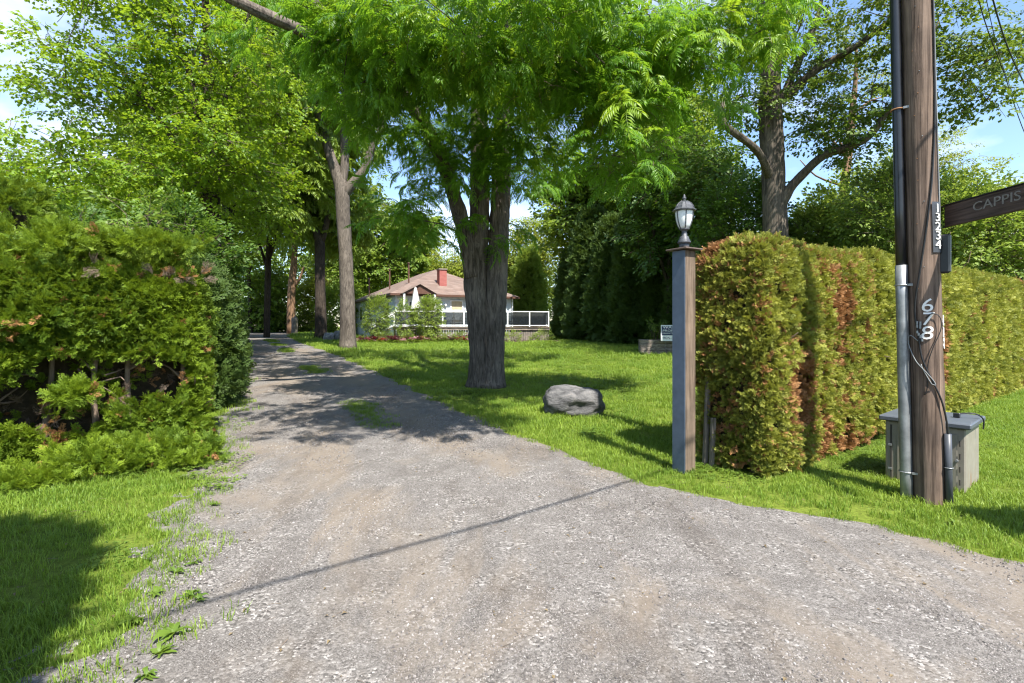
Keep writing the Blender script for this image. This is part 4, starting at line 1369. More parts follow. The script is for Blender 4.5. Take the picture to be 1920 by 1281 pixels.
# ------------------------------------------------------------------ hedges
def hedge(name, label, p0, p1, thick, h, grp, seed, dens=260, sscale=1.0, brown=0.12, rough=0.07, core=True, group=None, pnorm=5.0, endz=0.5, hole=None, topup=0.4, seam=(0, 0), shag=0.35, brown_low=0.0):
    r = np.random.default_rng(seed)
    p0, p1 = np.array(p0, float), np.array(p1, float)
    u = p1 - p0
    Lh = np.linalg.norm(u)
    u /= Lh
    v = np.array([-u[1], u[0]])
    c = (p0 + p1) / 2
    z0 = float(gz(c[0], c[1]))
    root = thing(name, label, 'hedge', (c[0], c[1], z0), group)
    ha, hb, hc = Lh / 2, thick / 2, h / 2
    areas = np.array([2 * ha * 2 * hc, 2 * ha * 2 * hc, 2 * hb * 2 * hc, 2 * hb * 2 * hc, 2 * ha * 2 * hb])
    n = int(areas.sum() * dens)
    f = r.choice(5, n, p=areas / areas.sum())
    A = r.uniform(-1, 1, (n, 2))
    q = np.zeros((n, 3)); nr = np.zeros((n, 3))
    for k, (sg, ax) in enumerate([(-1, 1), (1, 1), (-1, 0), (1, 0), (1, 2)]):
        m = f == k
        if ax == 1:
            q[m] = np.stack([A[m, 0] * ha, np.full(m.sum(), sg * hb), A[m, 1] * hc], 1); nr[m] = (0, sg, 0)
        elif ax == 0:
            q[m] = np.stack([np.full(m.sum(), sg * ha), A[m, 0] * hb, A[m, 1] * hc], 1); nr[m] = (sg, 0, 0)
        else:
            q[m] = np.stack([A[m, 0] * ha, A[m, 1] * hb, np.full(m.sum(), hc)], 1); nr[m] = (0, 0, 1)

    def rounded(q):
        ez = min(endz, ha)
        ul = np.sign(q[:, 0]) * np.maximum(0, np.abs(q[:, 0]) - (ha - ez))
        w = np.stack([ul / ez, q[:, 1] / hb, np.where(q[:, 2] > 0, q[:, 2] / hc, q[:, 2] / hc * 0.9)], 1)
        ff = np.maximum((np.abs(w) ** pnorm).sum(1) ** (1 / pnorm), 1e-6)
        o = q.copy()
        o[:, 0] = q[:, 0] - ul + ul / ff
        o[:, 1] = q[:, 1] / ff
        o[:, 2] = np.where(q[:, 2] > 0, q[:, 2] / ff, q[:, 2])
        g = np.sign(w) * np.abs(w) ** (pnorm - 1)
        g[:, 0] *= 1 / ez; g[:, 1] *= 1 / hb; g[:, 2] *= 1 / hc
        g /= np.maximum(np.linalg.norm(g, axis=1, keepdims=True), 1e-9)
        return o, g

    o, g = rounded(q)
    dn = fbm(o * np.array([1.3, 1.3, 1.0]) + seed, seed, 3) - 0.5
    df2 = fbm(o * 5.0 + seed, seed + 3, 2) - 0.5
    o = o + g * (dn * rough * 4 + df2 * rough * 1.6 - r.random(n) * 0.05)[:, None]
    # the plants of the row part a little from each other
    lw = 1.05
    ph = np.abs(((o[:, 0] + ha + 0.4) / lw) % 1 - 0.5) * 2
    o = o - g * (np.maximum(0, ph - 0.86) * 0.6)[:, None]
    W = np.stack([c[0] + u[0] * o[:, 0] + v[0] * o[:, 1], c[1] + u[1] * o[:, 0] + v[1] * o[:, 1], z0 + hc + o[:, 2]], 1)
    G3 = np.stack([u[0] * g[:, 0] + v[0] * g[:, 1], u[1] * g[:, 0] + v[1] * g[:, 1], g[:, 2]], 1)
    keep = np.ones(n, bool)
    if hole is not None:
        for (hcn, hr) in hole:
            e = ((W - np.array(hcn)) / np.array(hr))
            ev = (e ** 2).sum(1) * (0.45 + 1.1 * fbm(W * 3.2, 9, 3))
            keep &= (ev > 1) | ((r.random(n) < 0.05) & (vnoise(W * 5, 10) > 0.45))
    keep &= W[:, 2] > z0 + 0.04
    W, G3, o, ph = W[keep], G3[keep], o[keep], ph[keep]
    n = len(W)
    d = G3 + np.array([0, 0, 0.25]) + r.normal(size=(n, 3)) * shag
    d[:, 2] += topup * (G3[:, 2] > 0.6)
    rot = rot_from_dir(d, r.random(n) * 6.28)
    bw = fbm(W * np.array([1.6, 1.6, 1.1]) + 11 + seed, seed + 5, 3) + 0.10 * np.maximum(0, ph - 0.75) * 4 + brown_low * np.maximum(0, 1.0 - (W[:, 2] - z0)) + 0.10 * r.random(n)
    idx = r.integers(0, 3, n)
    if brown > 0:
        idx[bw > np.quantile(bw, 1 - brown)] = 3
        idx[r.random(n) < brown * 0.8] = 3
    scatter('foliage', W, rot, sscale * r.uniform(0.7, 1.25, n), idx, grp, root, (c[0], c[1], z0))
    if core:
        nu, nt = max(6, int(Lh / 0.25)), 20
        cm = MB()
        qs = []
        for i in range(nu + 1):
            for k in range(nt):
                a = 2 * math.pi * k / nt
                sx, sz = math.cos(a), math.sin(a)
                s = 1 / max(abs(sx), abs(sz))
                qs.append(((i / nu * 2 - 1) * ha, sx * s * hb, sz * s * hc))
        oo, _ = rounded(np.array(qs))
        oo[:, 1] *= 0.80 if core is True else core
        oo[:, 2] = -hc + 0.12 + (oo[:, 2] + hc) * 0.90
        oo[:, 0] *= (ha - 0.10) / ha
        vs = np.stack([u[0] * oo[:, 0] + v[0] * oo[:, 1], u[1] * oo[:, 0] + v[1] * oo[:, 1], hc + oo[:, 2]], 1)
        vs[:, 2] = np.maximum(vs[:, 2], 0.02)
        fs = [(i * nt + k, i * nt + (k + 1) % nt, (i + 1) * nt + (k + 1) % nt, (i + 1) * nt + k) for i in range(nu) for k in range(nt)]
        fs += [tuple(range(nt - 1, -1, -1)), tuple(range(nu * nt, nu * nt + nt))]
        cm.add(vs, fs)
        cm.build('dark_twig_core', M_CORE, root)  # closed hull of twig mass, coloured dark to shade the gaps between fronds
    # stems at the foot
    sm = MB()
    k = 0
    while k * 0.45 < Lh:
        a = -ha + 0.2 + k * 0.45 + r.normal() * 0.05
        b = r.normal() * hb * 0.3
        b = b if core is True else hb * (0.45 + 0.2 * r.random())
        e = np.array([u[0] * a + v[0] * b, u[1] * a + v[1] * b, -0.05])
        S = resample(np.array([e, e + np.array([r.normal() * .06, r.normal() * .06, h * 0.4]), e + np.array([r.normal() * .1, r.normal() * .1, h * 0.85])]), 0.15)
        sm.tube(S, np.linspace(0.045, 0.012, len(S)), 7, False)
        for _ in range(9 if core is not True else 2):
            t = int(r.uniform(0.15, 0.85) * len(S))
            a2 = r.random() * 6.28
            tip = S[t] + np.array([math.cos(a2) * r.uniform(.2, .45), math.sin(a2) * r.uniform(.2, .45), r.uniform(-.05, .35)])
            S2 = resample(np.array([S[t], (S[t] + tip) / 2 + r.normal(size=3) * 0.06, tip]), 0.1)
            sm.tube(S2, np.linspace(0.016, 0.005, len(S2)), 5, False)
        k += 1
    sm.build('stems', M_DEADTWIG, root, smooth=True)
    return root


HD = np.array([0.812, 0.584]); HN = np.array([-HD[1], HD[0]])
H0 = np.array([2.62, 5.15]) + HN * 0.42


def hp(s):
    return H0 + HD * s


hedge('cedar_hedge', 'clipped cedar shrub with brown patches at the hedge end beside the lamp post', hp(-0.12), hp(1.02), 0.82, 2.44, G_CEDAR, 401, 520, 1.0, 0.22, 0.05, group='clipped cedar hedge right of the driveway', endz=0.42, pnorm=6.5, brown_low=0.10)
hedge('cedar_hedge', 'clipped cedar hedge section behind the brown seam, left of the utility pole', hp(1.08), hp(2.55), 0.80, 2.42, G_CEDAR, 402, 480, 1.0, 0.28, 0.045, group='clipped cedar hedge right of the driveway', endz=0.3, pnorm=5, brown_low=0.10)
hedge('cedar_hedge', 'long yellow-green clipped hedge running off right behind the utility box', hp(2.6), hp(14.0), 0.85, 2.42, G_CEDAR, 403, 300, 1.2, 0.05, 0.045, group='clipped cedar hedge right of the driveway', endz=0.3, pnorm=5)

# the overgrown hedge on the left with its hollow
LH0 = np.array([-4.27, 7.0])
LD = np.array([-0.80, -0.60])
hollow = [(px_at(165, 725, 5.9), (0.88, 0.9, 0.32)), (px_at(60, 775, 5.4), (0.66, 0.8, 0.27)), (px_at(255, 700, 6.0), (0.48, 0.6, 0.20))]
lh = hedge('cedar_hedge', 'shaggy overgrown cedar hedge on the left with a dark hollow and bare stems', LH0, LH0 + LD * 5.2, 1.45, 2.28, G_CEDARL, 404, 430, 1.0, 0.03, 0.10, core=0.30, hole=hollow, endz=0.75, pnorm=3.7, topup=0.5, shag=0.45)


def extra_sprays(parent, blobs, grp, seed, dens, sscale, brown=0.0, lift=0.2):
    """More fronds for an existing hedge, gathered on given lobes."""
    r = np.random.default_rng(seed)
    P, D = [], []
    for (c, rr, n) in blobs:
        d = r.normal(size=(n, 3)); d /= np.linalg.norm(d, axis=1, keepdims=True)
        P.append(np.array(c) + d * np.array(rr) * (r.random((n, 1)) ** 0.35) * (0.7 + 0.6 * fbm(d * 2 + seed, seed, 2))[:, None])
        D.append(d * 0.8 + r.normal(size=(n, 3)) * 0.45 + np.array([0.15, -0.25, lift]))
    P, D = np.vstack(P), np.vstack(D)
    P[:, 2] = np.maximum(P[:, 2], 0.06)
    n = len(P)
    idx = r.integers(0, 3, n)
    if brown:
        idx[r.random(n) < brown] = 3
    off = np.array(parent.location)
    scatter('foliage', P, rot_from_dir(D, r.random(n) * 6.28), sscale * r.uniform(0.7, 1.2, n), idx, grp, parent, off)


extra_sprays(lh, [
    (px_at(300, 850, 5.75), (0.7, 0.4, 0.16), 300), (px_at(180, 865, 5.35), (0.5, 0.3, 0.13), 160), (px_at(350, 800, 6.4), (0.25, 0.3, 0.25), 150),
    (px_at(230, 462, 6.35), (1.0, 0.5, 0.12), 330), (px_at(90, 470, 5.9), (0.6, 0.5, 0.25), 260),
    (px_at(140, 740, 5.6), (0.2, 0.14, 0.10), 60), (px_at(40, 600, 5.5), (0.4, 0.35, 0.25), 160), (px_at(30, 905, 4.95), (0.5, 0.25, 0.08), 110),
], G_CEDARL, 405, 1, 1.0, 0.03)
G_DEAD = instancer('dead_sprays', [spray_cedar(98, (M_DEADTWIG,), 0.13, 4, 0.45), spray_cedar(99, (M_CEDARB,), 0.11, 4, 0.6), spray_cedar(97, (M_DEADTWIG,), 0.18, 3, 0.4)])
extra_sprays(lh, [(px_at(310, 518, 6.25), (0.7, 0.2, 0.05), 22), (px_at(200, 505, 5.95), (0.4, 0.2, 0.04), 8),
                  (px_at(200, 720, 6.2), (0.8, 0.25, 0.25), 60), (px_at(70, 765, 5.85), (0.6, 0.25, 0.2), 40), (px_at(290, 695, 6.45), (0.35, 0.2, 0.2), 20)], G_DEAD, 409, 1, 1.0)
extra_sprays(lh, [(px_at(170, 720, 6.2), (0.9, 0.25, 0.35), 60), (px_at(60, 760, 5.8), (0.6, 0.25, 0.3), 40)], G_CEDARL, 410, 1, 0.9, 0.05)
conifer('taller feathery cedar at the left edge of the photo above the hedge', 20, 7.6, 352, 105, G_CEDARL, 406, 900, 1.3, 'cedar_tree', core=M_CORE, taper=0.35)
bush('leafy sapling shoots sticking up above the left hedge', 275, 7.6, 470, 372, 55, G_SHOOT, 407, 26, 0.8, 'sapling', stems=7, shell=0.3)
# out of the frame: what throws the shadows in the two lower corners
conifer('dense evergreen beside the camera on the left', 0, 0, 0, 0, G_CEDARD, 408, 1400, 0.7, 'cedar_tree', taper=0.18, xy=(-2.3, 0.1), h=5.4, rad=1.05)
gb = thing('utility_pedestal', 'green utility pedestal on the verge right of the camera', 'utility box', (4.45, 3.15, 0.0))
MB().box((0, 0, 0.75), (0.6, 0.5, 1.5), bev=0.03).build('body', M_GREENBOX, gb)
MB().box((0, 0, 1.535), (0.66, 0.56, 0.07), bev=0.02).build('lid', M_GREENBOX, gb)

# ------------------------------------------------------------------ lamp post
LPX, LPY = 1.83, 5.44
lz = float(gz(LPX, LPY))
lp = thing('lamp_post', 'square blue-painted wooden post with a carriage lantern beside the hedge', 'lamp post', (LPX, LPY, lz))
aa = math.radians(32)
n1 = np.array([-math.cos(aa), -math.sin(aa), 0.0])        # painted face towards the driveway
n2 = np.array([math.sin(aa), -math.cos(aa), 0.0])         # bare face towards the road
PW, PH = 0.165, 2.34
MB().box((0, 0, PH / 2 - 0.05), (PW, PW, PH + 0.1), n1, n2, bev=0.008).build('post', M_POSTWOOD, lp)
MB().box(n1 * (PW / 2 + 0.004) + np.array([0, 0, PH / 2]), (0.009, PW - 0.004, PH - 0.01), n1, n2).build('painted_face', M_POSTBLUE, lp)
MB().box((0, 0, PH + 0.012), (0.27, 0.27, 0.016), n1, n2, bev=0.004).build('cap', M_RUSTCAP, lp)
lan = MB().lathe((0, 0, PH + 0.02), [(0.052, 0), (0.052, 0.055), (0.048, 0.058), (0.068, 0.062), (0.068, 0.075), (0.05, 0.11), (0.046, 0.13), (0.03, 0.14), (0.026, 0.185), (0.03, 0.195), (0.048, 0.205), (0.055, 0.215)], 24).build('lantern', M_IRON, lp, smooth=True)
ztop = PH + 0.235
prof_g = [(0.045, 0.0), (0.062, 0.03), (0.078, 0.075), (0.086, 0.12), (0.09, 0.165), (0.092, 0.19)]
MB().lathe((0, 0, ztop), prof_g, 24).build('glass', M_FROST, lan, smooth=True)
for k in range(6):
    a = math.radians(60 * k + 24)
    pts = [((r + 0.004) * math.cos(a), (r + 0.004) * math.sin(a), ztop + z) for (r, z) in prof_g]
    MB().tube(pts, 0.0055, 6).build('rib', M_IRON, lan)
MB().lathe((0, 0, ztop + 0.185), [(0.10, 0.0), (0.122, 0.004), (0.124, 0.012), (0.108, 0.022), (0.100, 0.03), (0.092, 0.055), (0.070, 0.085), (0.042, 0.105), (0.020, 0.112)], 12).build('roof', M_IRON, lan)
MB().lathe((0, 0, ztop + 0.295), [(0.018, 0), (0.012, 0.012), (0.020, 0.024), (0.022, 0.034), (0.012, 0.046), (0.014, 0.054), (0.008, 0.066), (0.003, 0.074)], 12).build('finial', M_IRON, lan, smooth=True)
for k in range(6):
    a = math.radians(60 * k + 24)
    MB().tube([(0.105 * math.cos(a), 0.105 * math.sin(a), ztop + 0.206), (0.095 * math.cos(a), 0.095 * math.sin(a), ztop + 0.238), (0.072 * math.cos(a), 0.072 * math.sin(a), ztop + 0.27), (0.03 * math.cos(a), 0.03 * math.sin(a), ztop + 0.297)], 0.004, 5).build('roof_rib', M_IRON, lan)
# weathered stakes behind the post
for (px, y, h, w, lab) in [(1322, 5.62, 1.15, 0.06, 'thin weathered wooden stake against the hedge behind the lamp post'), (1334, 5.55, 0.55, 0.055, 'short broken stake at the foot of the hedge end')]:
    x = (px - 960) / FPX * y
    s = MB()
    s.box((0, 0, h / 2 - 0.05), (w, 0.035, h + 0.1), bev=0.004)
    o = s.build('wooden_stake', M_OLDWOODV, loc=(x, y, float(gz(x, y))))
    o.rotation_euler = (0.03, 0.02, 0.4)
    tag(o, lab, 'stake')

# ------------------------------------------------------------------ utility pole
UX, UY = 3.72, 4.56
up = thing('utility_pole', 'weathered wooden utility pole with conduits and house numbers', 'utility pole', (UX, UY, 0.0))


def pole_c(z):
    return np.array([-0.026 * z, 0.0, z])


zz = np.arange(-0.2, 9.3, 0.1)
pr = 0.124 - 0.0022 * zz
MB().tube(np.array([pole_c(z) for z in zz]), pr, 40, True, ridge=0.007, freq=40, seed=5).build('shaft', M_POLE, up, smooth=True)


def on_pole(a, z, out=0.0):
    """A point on the pole's skin; angle 0 looks at the camera, positive to the right."""
    d = np.array([-UX, -UY]); d /= np.linalg.norm(d)
    ca, sa = math.cos(a), math.sin(a)
    dd = np.array([d[0] * ca - d[1] * sa, d[0] * sa + d[1] * ca, 0])
    return pole_c(z) + dd * (0.124 - 0.0022 * z + out)


def rad(a):
    return math.radians(a)


MB().tube([on_pole(rad(-72), z, 0.045) for z in np.linspace(-0.1, 2.10, 8)], 0.047, 20).build('steel_conduit', M_STEEL, up, smooth=True)
MB().tube([on_pole(rad(-72), z, 0.046) for z in np.linspace(2.095, 8.6, 14)], 0.041, 20).build('black_conduit', M_BLACKPIPE, up, smooth=True)
for z in (0.24, 1.92, 3.5):
    pts = [on_pole(rad(-72), z, 0.045) + np.array([math.cos(t), math.sin(t), 0]) * 0.051 for t in np.linspace(0, 2 * math.pi, 17)]
    MB().tube(pts, 0.006, 6).build('strap', M_RUST if z > 3 else M_STEEL, up)
    MB().box(on_pole(rad(-46), z, 0.006), (0.05, 0.012, 0.02), (0.8, -0.6, 0), (0.6, 0.8, 0)).build('strap_end', M_STEEL, up)
MB().tube([on_pole(rad(62), z, 0.028) for z in (-0.05, 0.3, 0.62)], 0.027, 14).build('ground_conduit', M_GREYPIPE, up, smooth=True)
MB().tube([on_pole(rad(62), 0.33, 0.028) + np.array([math.cos(t), math.sin(t), 0]) * 0.030 for t in np.linspace(0, 6.283, 13)], 0.004, 6).build('strap', M_STEEL, up)
MB().tube(resample(np.array([on_pole(rad(62), 0.6, 0.03), on_pole(rad(58), 0.72, 0.03), on_pole(rad(42), 0.92, 0.02), on_pole(rad(10), 1.12, 0.012), on_pole(rad(-12), 1.28, 0.012), on_pole(rad(-22), 1.5, 0.010), on_pole(rad(-30), 1.62, 0.010), on_pole(rad(-28), 1.78, 0.010), on_pole(rad(-10), 2.05, 0.008), on_pole(rad(18), 2.5, 0.008), on_pole(rad(40), 2.95, 0.008), on_pole(rad(58), 3.6, 0.01), on_pole(rad(64), 5.0, 0.01), on_pole(rad(64), 8.5, 0.01)]), 0.04), 0.0075, 7).build('cable', M_CABLE, up, smooth=True)
MB().tube([on_pole(rad(72), z, 0.006) for z in np.linspace(2.3, 8.5, 12)], 0.006, 6).build('ground_wire', M_CABLEG, up)
loop = resample(np.array([on_pole(rad(-22), 1.42, 0.012), on_pole(rad(-48), 1.47, 0.02), on_pole(rad(-52), 1.40, 0.03), on_pole(rad(-28), 1.25, 0.03), on_pole(rad(0), 1.15, 0.02), on_pole(rad(22), 1.07, 0.02), on_pole(rad(24), 1.04, 0.025), on_pole(rad(14), 1.05, 0.025), on_pole(rad(-8), 1.17, 0.02), on_pole(rad(-14), 1.22, 0.02)]), 0.02)
MB().tube(loop, 0.0038, 6).build('cable_loop', M_CABLEG, up, smooth=True)
loop2 = resample(np.array([on_pole(rad(2), 1.62, 0.012), on_pole(rad(20), 1.66, 0.02), on_pole(rad(42), 1.63, 0.03), on_pole(rad(44), 1.52, 0.03), on_pole(rad(20), 1.36, 0.02), on_pole(rad(4), 1.2, 0.015), on_pole(rad(2), 1.02, 0.01), on_pole(rad(-6), 0.95, 0.01)]), 0.02)
MB().tube(loop2, 0.004, 6).build('cable_loop', M_CABLE, up, smooth=True)
for (a, z, s) in [(-24, 1.58, 0.030), (-14, 1.575, 0.034), (-24, 1.55, 0.026), (-15, 1.545, 0.03), (-24, 1.50, 0.024), (-20, 1.48, 0.024), (-14, 1.46, 0.03), (-10, 1.43, 0.024)]:
    p = on_pole(rad(a), z, 0.012)
    MB().tube([p - np.array([0, 0, s / 2]), p + np.array([0, 0, s / 2])], 0.009, 8).build('cable_clip', M_STEEL, up)
for k in range(16):
    z = 1.5 + 0.19 * k
    a = rad(-6 + 14 * math.sin(k * 2.3))
    p = on_pole(a, z, -0.004)
    q = on_pole(a, z, 0.004)
    MB().tube([p, q], 0.004, 6).build('nail', M_RUST if k % 3 else M_STEEL, up)
# black cover box on the right side
p = on_pole(rad(82), 2.18, 0.02)
MB().box(p, (0.045, 0.10, 0.34), (0.8, 0.6, 0), (-0.6, 0.8, 0), bev=0.015).build('cover_box', M_BLACKPIPE, up)


def text_mesh(s, size, ext=0.002):
    cu = bpy.data.curves.new('text', 'FONT')
    cu.body = s
    cu.size = size
    cu.extrude = ext
    cu.resolution_u = 3
    cu.align_x = 'CENTER'
    cu.align_y = 'CENTER'
    o = bpy.data.objects.new('text', cu)
    me = bpy.data.meshes.new_from_object(o)
    v = np.array([vv.co[:] for vv in me.vertices])
    f = [tuple(pp.vertices) for pp in me.polygons]
    bpy.data.objects.remove(o)
    bpy.data.meshes.remove(me)
    bpy.data.curves.remove(cu)
    if len(v):
        v[:, :2] -= (v[:, :2].min(0) + v[:, :2].max(0)) / 2
    return v, f


def numeral(ch, a, z, size, slant=0.0, wide=1.0, bold=0.0, out=0.006, mat=None):
    v, f = text_mesh(ch, size, 0.003)
    h = v[:, 1].max() - v[:, 1].min()
    W = []
    for (x, y, t) in v:
        xx = x * wide + slant * y
        W.append(on_pole(rad(a) + xx / 0.13, z + y, out + t))
    MB().add(W, f).build('numeral', mat or M_WHITE, up)


for ch, a, z, s in [('6', 10, 1.735, 0.165), ('7', 11, 1.615, 0.16), ('8', 7, 1.495, 0.165)]:
    numeral(ch, a, z, s, 0.12, 1.15, out=0.008)
for ch, z in [('6', 1.60), ('7', 1.50), ('8', 1.40)]:
    numeral(ch, 88, z, 0.14, 0.1, 1.1, out=0.006)
# number strip
sv, sf = [], []
zs = np.linspace(2.19, 2.63, 10)
for z in zs:
    for a in (32, 42, 52, 62, 70):
        sv.append(on_pole(rad(a), z, 0.010))
for i in range(9):
    for k in range(4):
        sf.append((i * 5 + k, i * 5 + k + 1, (i + 1) * 5 + k + 1, (i + 1) * 5 + k))
MB().add(sv, sf).build('number_strip', M_PLATE, up)
for k, ch in enumerate('13234'):
    numeral(ch, 52, 2.575 - 0.079 * k, 0.105, 0.0, 1.15, out=0.014)

# ------------------------------------------------------------------ board sign hanging from the pole
sb = thing('board_sign', 'dark wooden name board carved with letters, fixed to the utility pole', 'sign', (3.86, 3.95, 2.525))
MB().box((0, -0.05, 0), (0.035, 1.30, 0.19), bev=0.004).build('board', M_SIGNWOOD, sb)
MB().box((0, -0.05, 0.099), (0.05, 1.32, 0.008)).build('top_edge', M_CABLE, sb)
for k, zt in enumerate((0.098, -0.094)):
    MB().tube([(0.0, 0.58, zt), (-0.02, 0.66, zt - 0.005)], 0.005, 6).build('hook', M_CABLE, sb)
v, f = text_mesh('CAPPIS', 0.105, 0.004)
kx = 0.40 / (v[:, 0].max() - v[:, 0].min())
W = [(-0.0185 - t * 0.5, 0.115 - x * kx, 0.018 + y * 1.0) for (x, y, t) in v]
MB().add(W, f).build('lettering', M_LETTER, sb)

# ------------------------------------------------------------------ utility cabinet
cf = np.array([0.64, -0.768, 0]); cs = np.array([0.768, 0.64, 0])
cc0 = np.array([3.79, 5.20, 0.0])
cw, cd, ch_ = 0.62, 0.66, 0.60
cen = cc0 + cf * cw / 2 + cs * cd / 2
cab = thing('utility_cabinet', 'beige metal utility cabinet with a grey lid behind the pole', 'utility box', cen)
MB().box((0, 0, ch_ / 2), (cw, cd, ch_), cf, cs, bev=0.012).build('body', M_CAB, cab)
MB().box((0, 0, ch_ + 0.026), (cw + 0.09, cd + 0.09, 0.05), cf, cs, bev=0.010).build('lid', M_LID, cab)
MB().box(-cf * (cw / 2 - 0.05) - cs * (cd / 2 + 0.003) + np.array([0, 0, ch_ / 2 - 0.01]), (0.012, 0.008, ch_ - 0.06), cf, cs).build('door_seam', M_SLOT, cab)
MB().box(-cs * (cd / 2 + 0.004) + cf * 0.02 + np.array([0, 0, ch_ / 2 - 0.02]), (cw - 0.16, 0.008, ch_ - 0.08), cf, cs, bev=0.003).build('door', M_CAB, cab)
for z in (0.12, 0.36):
    MB().box(-cf * (cw / 2 - 0.045) - cs * (cd / 2 + 0.012) + np.array([0, 0, z]), (0.03, 0.02, 0.02), cf, cs).build('hinge', M_STEEL, cab)
for k, z in enumerate((0.10, 0.22, 0.34, 0.46)):
    MB().box(cf * (cw / 2 - 0.04) - cs * (cd / 2 + 0.010) + np.array([0, 0, z]), (0.010, 0.006, 0.055), cf, cs, bev=0.002).build('vent_slot', M_SLOT, cab)
for (a, z) in [(-0.12, 0.53), (-0.10, 0.50), (-0.13, 0.45), (-0.06, 0.43), (-0.16, 0.38), (-0.03, 0.52)]:
    p = cf * a - cs * (cd / 2 + 0.009) + np.array([0, 0, z])
    MB().tube([p, p - cs * 0.004], 0.008, 8).build('bolt', M_STEEL, cab)
MB().tube([cf * (cw / 2 - 0.06) - cs * (cd / 2 + 0.008) + np.array([0, 0, 0.3]), cf * (cw / 2 - 0.06) - cs * (cd / 2 + 0.04) + np.array([0, 0, 0.3])], 0.012, 10).build('latch', M_STEEL, cab)
MB().box(cf * (cw / 2 - 0.12) + cs * 0.02 + np.array([0, 0, ch_ + 0.075]), (0.05, 0.05, 0.045), cf, cs, bev=0.005).build('lock_bracket', M_BLACKPIPE, cab)
MB().tube(resample(np.array([cf * (cw / 2 - 0.12) + cs * 0.02 + np.array([0, 0, ch_ + 0.09]), cf * (cw / 2) + cs * 0.08 + np.array([0, 0, ch_ + 0.10]), cf * (cw / 2 + 0.06) + cs * 0.12 + np.array([0, 0, ch_ + 0.05]), cf * (cw / 2 + 0.06) + cs * 0.12 + np.array([0, 0, ch_ - 0.05])]), 0.03), 0.007, 6).build('lock_cable', M_BLACKPIPE, cab)

# ------------------------------------------------------------------ boulder and other rocks
def rock(name, label, loc, size, seed, mat, cat='rock', group=None, rotz=0.0, sub=40):
    nu, nv_ = sub, sub // 2
    vs, fs = [], []
    th = np.linspace(0, 2 * math.pi, nu, endpoint=False)
    ph = np.linspace(0.02, math.pi - 0.02, nv_)
    D = np.array([(math.sin(p) * math.cos(t), math.sin(p) * math.sin(t), math.cos(p)) for p in ph for t in th])
    sq = (np.abs(D) ** 3.0).sum(1) ** (-1 / 3.0)
    rr = sq * (0.86 + 0.50 * (fbm(D * 1.7 + seed, seed, 4) - 0.5)) - 0.10 * np.maximum(0, vnoise(D * 2.6 + seed * 3, seed) - 0.55) + 0.05 * np.abs(fbm(D * np.array([4.0, 4, 9]) + seed, seed + 3, 3) - 0.5)
    V = D * rr[:, None] * np.array(size) / 2
    fs = [(j * nu + i, j * nu + (i + 1) % nu, (j + 1) * nu + (i + 1) % nu, (j + 1) * nu + i) for j in range(nv_ - 1) for i in range(nu)]
    fs = [tuple(reversed(f)) for f in fs]
    fs += [tuple(range(nu)), tuple(reversed(range((nv_ - 1) * nu, nv_ * nu)))]
    o = link(name, new_mesh(name, V, fs, (mat,), smooth=True), None, loc)
    o.rotation_euler = (0, 0.05, rotz)
    return tag(o, label, cat, group)


M_ROCK = stone_mat('boulder_stone', [(0.30, (0.030, 0.028, 0.028)), (0.46, (0.085, 0.082, 0.083)), (0.6, (0.150, 0.144, 0.142)), (0.75, (0.24, 0.20, 0.18))], 4.0, (1, 1, 2.6))
M_ROCK2 = stone_mat('grey_rock', [(0.3, (0.05, 0.05, 0.055)), (0.55, (0.20, 0.20, 0.20)), (0.75, (0.48, 0.46, 0.45))], 3.0)
bp = px_at(1077, 783, 8.55)
rock('boulder', 'large grey streaked boulder lying on the lawn', (bp[0], 8.7, 0.24), (1.12, 0.85, 0.66), 8, M_ROCK, 'boulder', rotz=0.15, sub=64)
for i, (px, s, lab) in enumerate([(617, (0.8, 0.7, 0.75), 'darkest stone of the pile left of the grey trunk'), (632, (0.7, 0.7, 0.95), 'pale upright stone of the pile left of the grey trunk'), (646, (0.9, 0.8, 0.7), 'stone of the pile half hidden by the grey trunk')]):
    x = (px - 960) / FPX * 33
    rock('landscape_rock', lab, (x, 33 + 0.3 * i, 0.62 + 0.2), s, 11 + i, M_ROCK2, 'rock', 'stone pile by the driveway trees', rotz=i, sub=24)

# pale stump by the far bend
sx = (552 - 960) / FPX * 53
st = thing('tree_stump', 'tall pale broken stump at the far bend of the driveway', 'stump', (sx, 53.0, float(gz(sx, 53))))
MB().tube(resample(np.array([(0, 0, -0.1), (0.03, 0, 0.9), (0, 0, 1.75)]), 0.2), [0.42] + [0.33] * 8 + [0.27], 12, True, ridge=0.06, freq=8, seed=3).build('trunk', M_OLDWOODV, st, smooth=True)
MB().tube([(0.05, 0, 1.6), (0.1, 0, 1.95)], [0.16, 0.05], 8).build('splinter', M_OLDWOODV, st)

# ------------------------------------------------------------------ house
HO = np.array([-7.75, 34.0, 0.0])
hu = np.array([0.885, 0.466, 0.0]); hu /= np.linalg.norm(hu)
hv = np.array([-hu[1], hu[0], 0.0])
hw_, hd_ = 8.7, 13.2
zb, ze = 0.55, 3.72
house = thing('house', 'pale bungalow with a brown hip roof behind the raised deck', 'house', (HO[0], HO[1], zb))


def hpnt(u, v, z):
    return hu * u + hv * v + np.array([0, 0, z - zb])


wm = MB()
wm.box(hpnt(hw_ / 2, hd_ / 2, (zb + ze) / 2 - 0.1), (hw_, hd_, ze - zb + 0.2), hu, hv)
wm.build('wall', M_SIDING, house)
